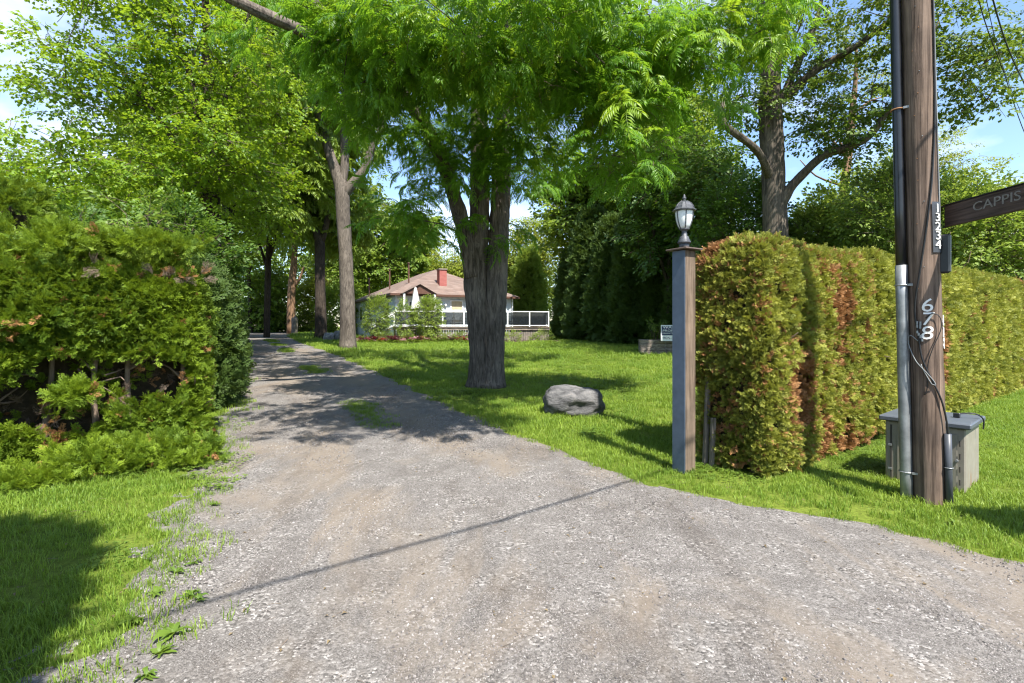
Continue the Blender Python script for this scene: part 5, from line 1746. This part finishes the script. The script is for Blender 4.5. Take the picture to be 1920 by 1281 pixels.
# lap siding: courses of boards on the two walls in view
ms = MB()
z = 1.55
while z < ze - 0.05:
    ms.box(hpnt(hw_ / 2, -0.012, z), (hw_ + 0.02, 0.022, 0.012), hu, hv)
    ms.box(hpnt(-0.012, hd_ / 2, z), (0.022, hd_ + 0.02, 0.012), hu, hv)
    z += 0.19
o = ms.build('siding_laps', M_SIDING, house)
o['kind'] = 'stuff'
ov, rise = 0.45, 2.25
A, B_, C_, D_ = hpnt(-ov, -ov, ze), hpnt(hw_ + ov, -ov, ze), hpnt(hw_ + ov, hd_ + ov, ze), hpnt(-ov, hd_ + ov, ze)
R1, R2 = hpnt(hw_ / 2, hw_ / 2, ze + rise), hpnt(hw_ / 2, hd_ - hw_ / 2, ze + rise)
dn = np.array([0, 0, -0.12])
roof = MB()
roof.add([A, B_, C_, D_, R1, R2, A + dn, B_ + dn, C_ + dn, D_ + dn], [(0, 1, 4), (1, 2, 5, 4), (2, 3, 5), (3, 0, 4, 5), (6, 9, 8, 7)])
roof = roof.build('roof', M_SHINGLE, house)
fm = MB()
for a, b in ((A, B_), (B_, C_), (C_, D_), (D_, A)):
    mid = (a + b) / 2 + dn / 2
    d = (b - a); ln = np.linalg.norm(d); d /= ln
    fm.box(mid, (ln + 0.03, 0.03, 0.14), d, np.cross((0, 0, 1), d))
fm.build('fascia', M_FASCIA, roof)
# entry gable at the near corner
g0, g1, gp = hpnt(0.2, -1.0, ze - 0.02), hpnt(2.6, -1.0, ze - 0.02), hpnt(1.4, -1.0, ze + 0.62)
k0, k1, kp = hpnt(0.2, 1.6, ze + 0.0), hpnt(2.6, 1.6, ze), hpnt(1.4, 1.6, ze + 0.62)
MB().add([g0, g1, gp, k0, k1, kp], [(0, 2, 5, 3), (2, 1, 4, 5)]).build('entry_gable', M_SHINGLE, roof)
MB().add([g0 + hv * 0.12, g1 + hv * 0.12, gp + hv * 0.12 - np.array([0, 0, 0.06])], [(0, 1, 2)]).build('gable_face', M_FASCIA, roof)
for u in (0.35, 2.45):
    MB().box(hpnt(u, -0.85, (1.55 + ze) / 2), (0.12, 0.12, ze - 1.55), hu, hv).build('porch_post', M_TRIM, house)
# chimney: brick shaft with a concrete cap
chm = thing
cpos = hpnt(3.75, 1.35, 0)
chi = MB().box(cpos + np.array([0, 0, ze - zb + 1.3]), (0.54, 0.54, 2.25), hu, hv).build('chimney', M_BRICK, roof)
MB().box(cpos + np.array([0, 0, ze - zb + 2.47]), (0.64, 0.64, 0.10), hu, hv, bev=0.015).build('chimney_cap', M_OLDWOODV, chi)
# vent pipes
for (u, v, h) in [(1.5, 2.0, 1.5), (0.9, 5.0, 1.6), (0.35, 9.5, 1.5)]:
    zr = ze + rise * min((u + ov), (v + ov)) / (hw_ / 2 + ov)
    p = hpnt(u, v, zr - 0.1)
    vp = MB().tube([p, p + np.array([0, 0, h])], 0.06, 10).build('vent_pipe', M_FASCIA, roof)
    MB().lathe(p + np.array([0, 0, h]), [(0.11, -0.02), (0.12, 0.02), (0.03, 0.07)], 10).build('vent_hood', M_FASCIA, vp)


def window(u0, u1, z0, z1, glass, face='front', slats=0):
    if face == 'front':
        P, ax, nn = (lambda a, z, o: hpnt(a, -o, z)), hu, hv
    else:
        P, ax, nn = (lambda a, z, o: hpnt(-o, a, z)), hv, hu
    w = MB().box(P((u0 + u1) / 2, (z0 + z1) / 2, 0.01), (u1 - u0, 0.03, z1 - z0), ax, nn).build('window', glass, house)
    fr = MB()
    t = 0.08
    for (a, b, zc, zh) in [((u0 + u1) / 2, u1 - u0 + 2 * t, z0 - t / 2, t), ((u0 + u1) / 2, u1 - u0 + 2 * t, z1 + t / 2, t), (u0 - t / 2, t, (z0 + z1) / 2, z1 - z0 - 0.002), (u1 + t / 2, t, (z0 + z1) / 2, z1 - z0 - 0.002)]:
        fr.box(P(a, zc, 0.03), (b, 0.06, zh), ax, nn)
    fr.build('window_frame', M_TRIM, w)
    for k in range(slats):
        zc = z0 + (k + 0.5) * (z1 - z0) / slats
        MB().box(P((u0 + u1) / 2, zc, 0.03), (u1 - u0 - 0.02, 0.014, 0.035), ax, nn).build('blind_slat', M_BLIND, w)


window(3.95, 4.75, 1.85, 3.30, M_BLIND, slats=10)
window(0.95, 1.5, 2.2, 3.2, M_DARKGLASS)
window(2.0, 2.75, 1.6, 3.45, M_DARKGLASS)
window(6.2, 7.4, 2.1, 3.25, M_DARKGLASS)
window(1.5, 2.3, 2.1, 3.2, M_DARKGLASS, 'side')
window(10.4, 11.4, 2.1, 3.2, M_DARKGLASS, 'side')
for u in (3.15, 3.5):
    l1 = MB().lathe(hpnt(u, -0.10, 3.02), [(0.03, -0.1), (0.08, -0.06), (0.09, 0.03), (0.04, 0.1)], 10).build('wall_lamp', M_FROST, house, smooth=True)
MB().tube([hpnt(hw_ + 0.06, -0.06, zb), hpnt(hw_ + 0.06, -0.06, ze)], 0.05, 8).build('downpipe', M_TRIM, house)

# ------------------------------------------------------------------ deck
D0, D1 = np.array([-7.15, 30.9]), np.array([2.35, 32.3])
du = np.array([D1[0] - D0[0], D1[1] - D0[1], 0.0]); DL = np.linalg.norm(du); du /= DL
dvv = np.array([-du[1], du[0], 0.0])
zf = 1.52
deck = thing('deck', 'raised wooden deck with white glass-panelled railing in front of the house', 'deck', (D0[0], D0[1], 0.6))


def dp(u, v, z):
    return du * u + dvv * v + np.array([0, 0, z - 0.6])


def u_of(px):
    k = (px - 960) / FPX
    return (k * D0[1] - D0[0]) / (du[0] - k * du[1])


for k in range(24):                         # floor boards run along the front
    v = 0.07 + k * 0.148
    MB().box(dp(DL / 2, v, zf - 0.015), (DL, 0.140, 0.03), du, dvv).build('floor_board', M_DECK, deck)
MB().box(dp(DL / 2, 0.0, zf - 0.12), (DL + 0.04, 0.05, 0.16), du, dvv).build('rim_board', M_OLDWOOD, deck)
MB().box(dp(DL / 2, -0.02, zf - 0.02), (DL + 0.10, 0.12, 0.035), du, dvv).build('edge_board', M_DECK, deck)
MB().box(dp(DL - 0.03, 1.8, zf - 0.12), (0.05, 3.5, 0.16), du, dvv).build('rim_board', M_OLDWOOD, deck)
sk = MB()
n = int(DL / 0.15)
for k in range(n):
    sk.box(dp((k + 0.5) * DL / n, 0.06 + 0.006 * (k % 2), zf - 0.62), (DL / n - 0.018, 0.02, 0.86), du, dvv)
for k in range(22):
    sk.box(dp(DL - 0.07, 0.15 + k * 0.155, zf - 0.62), (0.02, 0.135, 0.86), du, dvv)
o = sk.build('skirt_boards', M_OLDWOODV, deck)
o['kind'] = 'stuff'
posts = [u_of(p) for p in (738, 785, 830, 870, 912, 952, 993, 1029)]
posts[0] = max(posts[0], 0.04); posts[-1] = min(posts[-1], DL - 0.04)
rh = 0.98
for u in posts:
    MB().box(dp(u, 0.02, zf + rh / 2), (0.065, 0.065, rh), du, dvv).build('railing_post', M_TRIM, deck)
for a, b in zip(posts[:-1], posts[1:]):
    m, w = (a + b) / 2, b - a - 0.068
    MB().box(dp(m, 0.02, zf + rh - 0.03), (w, 0.07, 0.05), du, dvv).build('top_rail', M_TRIM, deck)
    MB().box(dp(m, 0.02, zf + 0.08), (w, 0.05, 0.045), du, dvv).build('bottom_rail', M_TRIM, deck)
    MB().box(dp(m, 0.02, zf + rh / 2 + 0.025), (w - 0.02, 0.010, rh - 0.22), du, dvv).build('glass_panel', M_RAILGLASS, deck)
for k in range(3):
    v = 0.6 + k * 1.2
    MB().box(dp(DL - 0.04, v, zf + rh / 2), (0.065, 0.065, rh), du, dvv).build('railing_post', M_TRIM, deck)
MB().box(dp(DL - 0.04, 1.8, zf + rh - 0.028), (0.07, 3.2, 0.05), du, dvv).build('top_rail', M_TRIM, deck)
MB().box(dp(DL - 0.04, 1.8, zf + 0.08), (0.05, 3.2, 0.045), du, dvv).build('bottom_rail', M_TRIM, deck)
# steps down at the left end
for k in range(5):
    MB().box(dp(-0.28 - 0.32 * k, 1.1, zf - 0.17 * (k + 1)), (0.33, 1.3, 0.04), du, dvv).build('step', M_DECK, deck)
for v in (0.42, 1.8):
    a, b = dp(0.0, v, zf + 0.95), dp(-1.75, v, zf - 0.05)
    MB().tube([a, b], 0.03, 8).build('stair_rail', M_TRIM, deck)
    MB().tube([a - np.array([0, 0, 0.16]), b - np.array([0, 0, 0.16])], 0.022, 8).build('stair_rail', M_TRIM, deck)
    MB().tube([a - np.array([0, 0, 0.8]), b - np.array([0, 0, 0.80])], 0.022, 8).build('stair_rail', M_TRIM, deck)
    MB().box(b + np.array([0, 0, -0.44]), (0.06, 0.06, 0.95), du, dvv).build('stair_post', M_TRIM, deck)

# closed umbrella and other things on the deck
up_ = px_at(779, 540, 32.4)
um = thing('patio_umbrella', 'closed white patio umbrella standing on the deck', 'umbrella', (up_[0], 32.4, zf))
MB().lathe((0, 0, 0), [(0.26, 0), (0.26, 0.05), (0.06, 0.09), (0.03, 0.2)], 16).build('base', M_POT, um)
MB().tube([(0, 0, 0.05), (0, 0, 2.55)], 0.022, 8).build('pole', M_TRIM, um)
vs, fs = [], []
zs_ = np.linspace(1.15, 2.52, 9)
for i, z in enumerate(zs_):
    t = i / 8
    for k in range(16):
        r_ = (0.24 * (1 - t) ** 0.8 + 0.04) * (1 + 0.22 * (-1) ** k)
        a = 2 * math.pi * k / 16 + 0.3 * t
        vs.append((r_ * math.cos(a), r_ * math.sin(a), z))
for i in range(8):
    for k in range(16):
        fs.append((i * 16 + k, i * 16 + (k + 1) % 16, (i + 1) * 16 + (k + 1) % 16, (i + 1) * 16 + k))
MB().add(vs, fs).build('folded_canopy', M_UMB, um, smooth=True)
MB().lathe((0, 0, 2.5), [(0.05, 0), (0.03, 0.05), (0.012, 0.1)], 8).build('tip', M_FASCIA, um)
# covered grill and a pot on the right side of the deck
gp_ = px_at(1010, 600, 33.4)
gr = thing('covered_grill', 'dark covered barbecue grill behind the right glass panel of the deck', 'grill', (gp_[0], 33.4, zf))
MB().box((0, 0, 0.42), (0.95, 0.5, 0.8), bev=0.08).build('cover', M_TARP, gr)
MB().box((0, 0, 0.86), (0.7, 0.42, 0.16), bev=0.07).build('cover_top', M_TARP, gr)
for i, (px, lab) in enumerate([(842, 'white patio chair behind the railing left of the thick trunk'), (858, 'white patio chair nearest the window with blinds')]):
    cpt = px_at(px, 590, 32.9)
    chx = thing('patio_chair', lab, 'chair', (cpt[0], 32.9, zf), 'patio chairs on the deck')
    MB().box((0, 0, 0.44), (0.5, 0.48, 0.05), bev=0.015).build('seat', M_TRIM, chx)
    MB().box((0, 0.24, 0.78), (0.5, 0.05, 0.62), bev=0.02).build('backrest', M_TRIM, chx)
    for sx_ in (-0.21, 0.21):
        MB().box((sx_, 0.02, 0.64), (0.05, 0.46, 0.04)).build('armrest', M_TRIM, chx)
        for sy_ in (-0.2, 0.2):
            MB().box((sx_, sy_, 0.21), (0.04, 0.04, 0.415)).build('leg', M_TRIM, chx)

# ------------------------------------------------------------------ flower bed and shrubs by the deck
bd = []
for t in np.linspace(0, 1, 24):
    p0 = D0 + np.array([du[0], du[1]]) * (-1.7 + t * (DL + 2.3))
    bd.append(p0)
bd = np.array(bd)
fr_ = bd + np.array([0.05, -2.0]) + np.stack([np.zeros(24), 0.25 * np.sin(np.arange(24) * 0.9)], 1)
bv = [(p[0], p[1], float(gz(p[0], p[1])) + 0.05) for p in bd] + [(p[0], p[1], float(gz(p[0], p[1])) + 0.03) for p in fr_]
flb = link('flower_bed', new_mesh('flower_bed', bv, [(i + 24, i + 25, i + 1, i) for i in range(23)], (M_MULCH,)))
tag(flb, 'mulched flower bed in front of the deck', 'flower bed', kind='structure')


def spray_flower(seed, mat):
    s = Spray(seed)
    for k in range(16):
        a = s.r.uniform(0, 6.28); q = 0.16 * math.sqrt(s.r.random())
        p = np.array([q * math.cos(a), q * math.sin(a), s.r.uniform(0.1, 0.24)])
        for j in range(4):
            b = s.r.uniform(0, 6.28)
            s.leaf(p, (math.cos(b), math.sin(b), s.r.uniform(-.1, .5)), (0, 0, 1), 0.06, 0.05, 0)
    for k in range(22):
        a = s.r.uniform(0, 6.28); q = 0.17 * math.sqrt(s.r.random())
        s.leaf((q * math.cos(a), q * math.sin(a), 0.02), (math.cos(a) * .6, math.sin(a) * .6, s.r.uniform(.3, 1.2)), (0, 0, 1), 0.16, 0.06, 1)
    return s.obj('flower', (mat, M_BUSH))


M_PETALD = leaf_mat('dark_purple_leaf', (0.05, 0.012, 0.02), (0.16, 0.03, 0.04), (0.2, 0.03, 0.04), 0.5, 0.3, nscale=3.0)
G_FLOWER = instancer('flowers', [spray_flower(1, M_PETALR), spray_flower(2, M_PETALP), spray_flower(3, M_PETALD)])
fl_r = np.random.default_rng(9)
nf = 230
tt = fl_r.random(nf)
ff = np.stack([np.interp(tt, np.linspace(0, 1, 24), fr_[:, 0]), np.interp(tt, np.linspace(0, 1, 24), fr_[:, 1]) + 0.08 + fl_r.random(nf) * 0.75], 1)
keep = ff[:, 0] < -1.9
ff = ff[keep]; nf = len(ff)
fo = scatter('flowers', np.stack([ff[:, 0], ff[:, 1], gz(ff[:, 0], ff[:, 1]) + 0.03], 1), np.stack([np.zeros(nf), np.zeros(nf), fl_r.random(nf) * 6.28], 1), fl_r.uniform(0.9, 1.7, nf), fl_r.choice([0, 1, 2, 2, 1], nf), G_FLOWER)
tag(fo, 'band of red, pink and dark purple bedding flowers along the flower bed', 'flowers', kind='stuff')
bush('bright yellow-green shrub at the left end of the deck by the steps', 705, 29.9, 628, 560, 19, G_BUSH, 320, 380, 0.9, 'shrub', stems=9)
bush('round green shrub growing against the deck railing near the umbrella', 803, 30.0, 628, 562, 20, G_BUSH, 321, 380, 0.9, 'shrub', stems=9)
bush('smaller bush leaning on the railing left of the umbrella', 757, 30.0, 632, 570, 13, G_BUSH, 322, 150, 0.9, 'shrub', stems=6)
for i, (px, half, top, lab) in enumerate([(722, 12, 629, 'low leafy perennial at the left of the flower bed'), (766, 10, 630, 'low perennial below the umbrella in the flower bed'), (803, 10, 633, 'fern-like perennial in the middle of the flower bed'),
                                          (840, 12, 628, 'grassy perennial right of the middle in the flower bed'), (862, 9, 628, 'grassy perennial next to the thick trunk in the flower bed'), (962, 12, 626, 'light fern right of the thick trunk below the deck'),
                                          (1003, 6, 633, 'small pale plant below the right deck corner'), (1022, 14, 624, 'round leafy bush at the right deck corner')]):
    bush(lab, px, 29.6 if px < 900 else 31.0, 641, top, half, G_BUSH, 330 + i, 80, 0.6, 'perennial', 'perennials along the deck', stems=4, cat='plant')

# ------------------------------------------------------------------ planter, plant and yard sign
PYY = 20.4
px0 = (1206 - 960) / FPX * PYY
pzl = float(gz(px0, PYY))
pl = thing('planter_box', 'low weathered plank planter on the lawn behind the lamp post', 'planter', (px0 + 1.05, PYY + 0.5, pzl))
pu = np.array([0.985, -0.17, 0]); pv = np.array([0.17, 0.985, 0])
for k in range(4):
    z = 0.075 + k * 0.145
    MB().box(np.array([0, 0, z]) - pv * 0.5 + pu * 0.01 * (k % 2), (2.1, 0.05, 0.135), pu, pv, bev=0.008).build('plank', M_OLDWOOD, pl)
    MB().box(np.array([0, 0, z]) + pv * 0.5, (2.1, 0.05, 0.135), pu, pv, bev=0.008).build('plank', M_OLDWOOD, pl)
    for s in (-1, 1):
        MB().box(np.array([0, 0, z]) + pu * s * 1.02, (0.05, 0.94, 0.135), pu, pv, bev=0.008).build('plank', M_OLDWOOD, pl)
for s in (-1, 1):
    MB().box(pu * s * 0.97 - pv * 0.45 + np.array([0, 0, 0.28]), (0.08, 0.05, 0.56), pu, pv).build('corner_post', M_OLDWOODV, pl)
MB().box((0, 0, 0.24), (2.0, 0.92, 0.46), pu, pv).build('soil', M_MULCH, pl)
bush('light green plant growing in the plank planter beside the yard sign', 1230, 20.7, 634, 604, 16, G_SHOOT, 340, 26, 0.55, 'potted_plant', stems=5, z0=pzl + 0.46, cat='plant', shell=0.3)
ysx = (1262 - 960) / FPX * 20.0
ys = thing('yard_sign', 'white and navy property maintenance yard sign at the planter', 'sign', (ysx, 20.0 - 0.02, pzl))
su = np.array([0.99, -0.12, 0]); sv_ = np.array([0.12, 0.99, 0])
zc_, sw_, sh_ = 0.86, 0.94, 0.62
MB().box((0, 0, zc_), (sw_, 0.012, sh_), su, sv_).build('panel', M_SIGNPANEL, ys)
MB().box(-sv_ * 0.008 + np.array([0, 0, zc_ + 0.09]), (sw_ - 0.06, 0.004, sh_ - 0.26), su, sv_).build('blue_field', M_SIGNINK, ys)
for s in (-1, 1):
    MB().tube([su * s * 0.28 + np.array([0, 0, -0.1]), su * s * 0.28 + np.array([0, 0, zc_ - 0.2])], 0.006, 6).build('wire_leg', M_STEEL, ys)
for (txt, zt, size, mat, wd) in [('WALKER', 0.225, 0.14, M_SIGNPANEL, 0.80), ('PROPERTY', 0.095, 0.115, M_SIGNPANEL, 0.80), ('MAINTENANCE', -0.01, 0.075, M_SIGNPANEL, 0.80), ('905-252-7', -0.19, 0.13, M_SIGNINK, 0.80)]:
    v, f = text_mesh(txt, size, 0.001)
    k = wd / (v[:, 0].max() - v[:, 0].min())
    W = [su * x * k - sv_ * (0.013 + t) + np.array([0, 0, zc_ + zt + y]) for (x, y, t) in v]
    MB().add(W, f).build('lettering', mat, ys)

# ------------------------------------------------------------------ overhead wires
def wire(label, pts, r, name='overhead_wire'):
    P = resample(np.array(pts, float), 0.6)
    c = P.mean(0)
    o = MB().tube(P, r, 6).build(name, M_CABLE, off=c, loc=tuple(c), smooth=True)
    tag(o, label, 'wire', 'overhead wires')


wire('thick overhead wire at the upper right corner of the sky', [px_at(1790, -420, 8.0), px_at(1862, 0, 11.0), px_at(1925, 165, 14.0), px_at(2000, 280, 17.0)], 0.016)
wire('longest overhead wire crossing the sky right of the pole', [px_at(1770, -330, 8.0), px_at(1835, 0, 11.0), px_at(1880, 130, 13.0), px_at(1930, 270, 16.0), px_at(2000, 400, 19)], 0.011)
wire('thin overhead wire between the other two in the sky', [px_at(1790, -360, 9.0), px_at(1858, 40, 12.0), px_at(1905, 190, 15.0), px_at(1960, 300, 18)], 0.008)
sh = np.array([SUN.x, SUN.y]) / SUN.z
for i, (a, b, zw, rr, lab) in enumerate([((-1.39, 3.11), (1.16, 5.08), 5.2, 0.017, 'overhead cable that throws its shadow across the gravel')]):
    a, b = np.array(a) + sh * zw, np.array(b) + sh * zw
    d = b - a
    wire(lab, [(a[0] - d[0] * 6, a[1] - d[1] * 6, zw + 0.8), (a[0], a[1], zw), (b[0], b[1], zw), (b[0] + d[0] * 6, b[1] + d[1] * 6, zw + 0.8)], rr)

# ------------------------------------------------------------------ grass, stones and weeds
gr_ = np.random.default_rng(55)


def lawn_points(y0, y1, dens, xlim=1.12):
    n = int((y1 - y0) * (2 * xlim * y1 + 2) * dens)
    y = gr_.uniform(y0, y1, n)
    x = gr_.uniform(-xlim * y1 - 1, xlim * y1 + 1, n)
    m = np.abs(x) < xlim * np.maximum(y, 0.5) + 0.6
    return x[m], y[m]


GXs, GYs, GS = [], [], []
for (y0, y1, dens, sc) in [(1.6, 4.0, 330, 0.85), (4.0, 7.0, 270, 0.9), (7.0, 11.0, 130, 1.1), (11.0, 18.0, 55, 1.45), (18.0, 34.0, 20, 2.2), (34, 60, 4, 3.6)]:
    x, y = lawn_points(y0, y1, dens)
    dd = drive_depth(x, y)
    pn = fbm(np.stack([x * 1.4, y * 1.4, x * 0], 1), 31, 3)
    edge = 0.30 * (pn - 0.45)
    thin = np.clip((-dd - 0.02) / np.where(x < edge_l(y), 0.85, 0.30), 0.0, 1)
    m = (dd < edge) & (gr_.random(len(x)) < 0.15 + 0.85 * thin ** 0.8 * np.clip(0.55 + (pn - 0.35) * 3, 0.2, 1))
    # bare earth under the hedges and in the bed
    for (p0, p1, w) in [(hp(-0.1), hp(14), 0.42), (LH0 + np.array([0.3, -0.2]), LH0 + LD * 5.2, 0.75)]:
        uu = (p1 - p0) / np.linalg.norm(p1 - p0)
        q = np.stack([x, y], 1) - p0
        s = q @ uu
        t = np.abs(q @ np.array([-uu[1], uu[0]]))
        m &= ~((s > 0) & (s < np.linalg.norm(p1 - p0)) & (t < w) & (gr_.random(len(x)) < 0.93))
    m &= ~((np.hypot(x - (-0.58), y - WY) < 0.55))
    m &= ~((y > np.interp(x, fr_[:, 0], fr_[:, 1])) & (y < 34) & (x > fr_[0, 0]) & (x < fr_[-1, 0]))
    GXs.append(x[m]); GYs.append(y[m]); GS.append(np.full(m.sum(), sc))
# the grassy strip between the wheel tracks
n = 2600
y = 7.5 + 26 * gr_.random(n) ** 1.3
xm = edge_l(y) * 0.45 + edge_r(y) * 0.55 + gr_.normal(size=n) * 0.16
pn = vnoise(np.stack([xm * 0.8, y * 0.55, xm * 0], 1), 91)
m = (pn > 0.52) & (gr_.random(n) < np.clip((y - 6.5) / 5, 0.1, 1))
GXs.append(xm[m]); GYs.append(y[m]); GS.append(0.55 + 0.03 * y[m])
GXa, GYa, GSa = np.concatenate(GXs), np.concatenate(GYs), np.concatenate(GS)
n = len(GXa)
gzv = gz(GXa, GYa) + np.where(drive_depth(GXa, GYa) > 0, 0.015, 0.0)
gidx = gr_.integers(0, 4, n)
cv = fbm(np.stack([GXa * 0.9, GYa * 0.9, GXa * 0], 1), 47, 3)
gidx[(cv > 0.60) & (gr_.random(n) < 0.55)] = 4
GSa = GSa * (0.75 + 0.55 * fbm(np.stack([GXa * 0.7 + 9, GYa * 0.7, GXa * 0], 1), 48, 2))
go_ = scatter('grass', np.stack([GXa, GYa, gzv], 1), np.stack([gr_.normal(size=n) * 0.1, gr_.normal(size=n) * 0.1, gr_.random(n) * 6.28], 1), GSa * gr_.uniform(0.7, 1.25, n), gidx, G_GRASS)
tag(go_, 'short mown green grass of the lawn and verges', 'grass', kind='stuff')

n = 70000
y = 1.9 + 9.5 * gr_.random(n) ** 1.7
x = edge_l(y) - 0.3 + (edge_r(y) - edge_l(y) + 0.3) * gr_.random(n)
cl = fbm(np.stack([x * 1.2, y * 1.2, x * 0], 1), 61, 3)
m = gr_.random(n) < np.clip((cl - 0.36) * 4, 0.12, 1)
x, y = x[m], y[m]
n = len(x)
so = scatter('gravel_stones', np.stack([x, y, gz(x, y) + 0.017], 1), gr_.random((n, 3)) * 6.28, np.minimum(0.0035 + 0.0045 * gr_.random(n) ** 2 + 0.006 * (gr_.random(n) > 0.985), 0.02), gr_.integers(0, 4, n), G_STONE)
tag(so, 'loose grey gravel stones scattered over the driveway', 'gravel', kind='stuff')


n = 1500
y = 2.0 + 11 * gr_.random(n) ** 1.4
x = edge_l(y) - 1.6 + (edge_r(y) - edge_l(y) + 2.4) * gr_.random(n)
lt = fbm(np.stack([x * 0.8, y * 0.8, x * 0], 1), 83, 2)
m = (gr_.random(n) < np.clip((lt - 0.35) * 3, 0.1, 1))
x, y = x[m], y[m]; n = len(x)
lo = scatter('leaf_litter', np.stack([x, y, gz(x, y) + 0.018], 1), np.stack([gr_.normal(size=n) * .1, gr_.normal(size=n) * .1, gr_.random(n) * 6.28], 1), gr_.uniform(0.3, 0.85, n), gr_.integers(0, 4, n), G_LITTER)
tag(lo, 'scattered brown leaf bits and twigs on the gravel and verge', 'leaf litter', kind='stuff')


def weed(label, px, py, size, seed, n=9, name='weed'):
    Y = CAM_H * FPX / (py - HORIZON)
    x = (px - 960) / FPX * Y
    s = Spray(seed)
    n = s.r.randint(11, 17)
    for k in range(n):
        a = s.r.uniform(0, 6.28)
        L = size * s.r.uniform(0.35, 1.0)
        lift = s.r.uniform(0.2, 1.3)
        kink = s.r.uniform(-0.5, 0.5)
        wr_ = s.r.uniform(0.11, 0.19)
        prev = None
        lv = s.r.random()
        rl = s.r.uniform(-0.5, 0.5)
        for q in range(7):
            t = q / 6
            aq = a + kink * t
            d = np.array([math.cos(aq), math.sin(aq), 0.0])
            sd = np.array([-math.sin(aq), math.cos(aq), rl])
            p = d * L * t * (1 - 0.12 * lift * t) + np.array([0, 0, 0.01 + L * lift * (t - 0.85 * t * t)])
            w = L * wr_ * math.sin(math.pi * min(1, 0.08 + 0.90 * t ** 0.8)) * (1.0 if q % 2 else 0.72)
            i0 = len(s.v)
            s.v += [tuple(p - sd * w), tuple(p - np.array([0, 0, w * 0.35])), tuple(p + sd * w)]
            s.a += [lv] * 3
            if prev is not None:
                s.f += [(prev, i0, i0 + 1, prev + 1), (prev + 1, i0 + 1, i0 + 2, prev + 2)]
                s.m += [0, 0]
            prev = i0
    o = link(name, new_mesh(name, s.v, s.f, (M_WEED,), s.m, attr=s.a, smooth=True), None, (x, Y, float(gz(x, Y)) + 0.01))
    tag(o, label, 'weed', 'broad-leaved weeds along the left verge')


for i, (px, py, size, lab) in enumerate([
    (325, 1195, 0.17, 'largest broad-leaved weed at the gravel edge, lower left'), (300, 1232, 0.13, 'weed just below the largest one at the gravel edge'), (275, 1275, 0.12, 'weed at the bottom edge of the photo beside the gravel'),
    (352, 1125, 0.14, 'leafy weed on the verge above the largest one'), (372, 1130, 0.10, 'small weed reaching onto the dark soil patch'), (330, 1080, 0.13, 'weed in the middle of the left verge'),
    (290, 1120, 0.12, 'weed set back in the left verge grass'), (365, 1060, 0.11, 'weed beside the bare soil on the left verge'), (250, 1170, 0.12, 'weed near the shadow edge at the lower left'), (405, 950, 0.11, 'upper weed on the verge close to the gravel'),
    (440, 745, 0.22, 'pale broad leaf plant below the left driveway cedars'), (1790, 985, 0.12, 'weed at the gravel edge below the utility pole'), (1310, 925, 0.09, 'tiny weed at the gravel edge in front of the lamp post')]):
    weed(lab, px, py, size * 0.66, 500 + i)
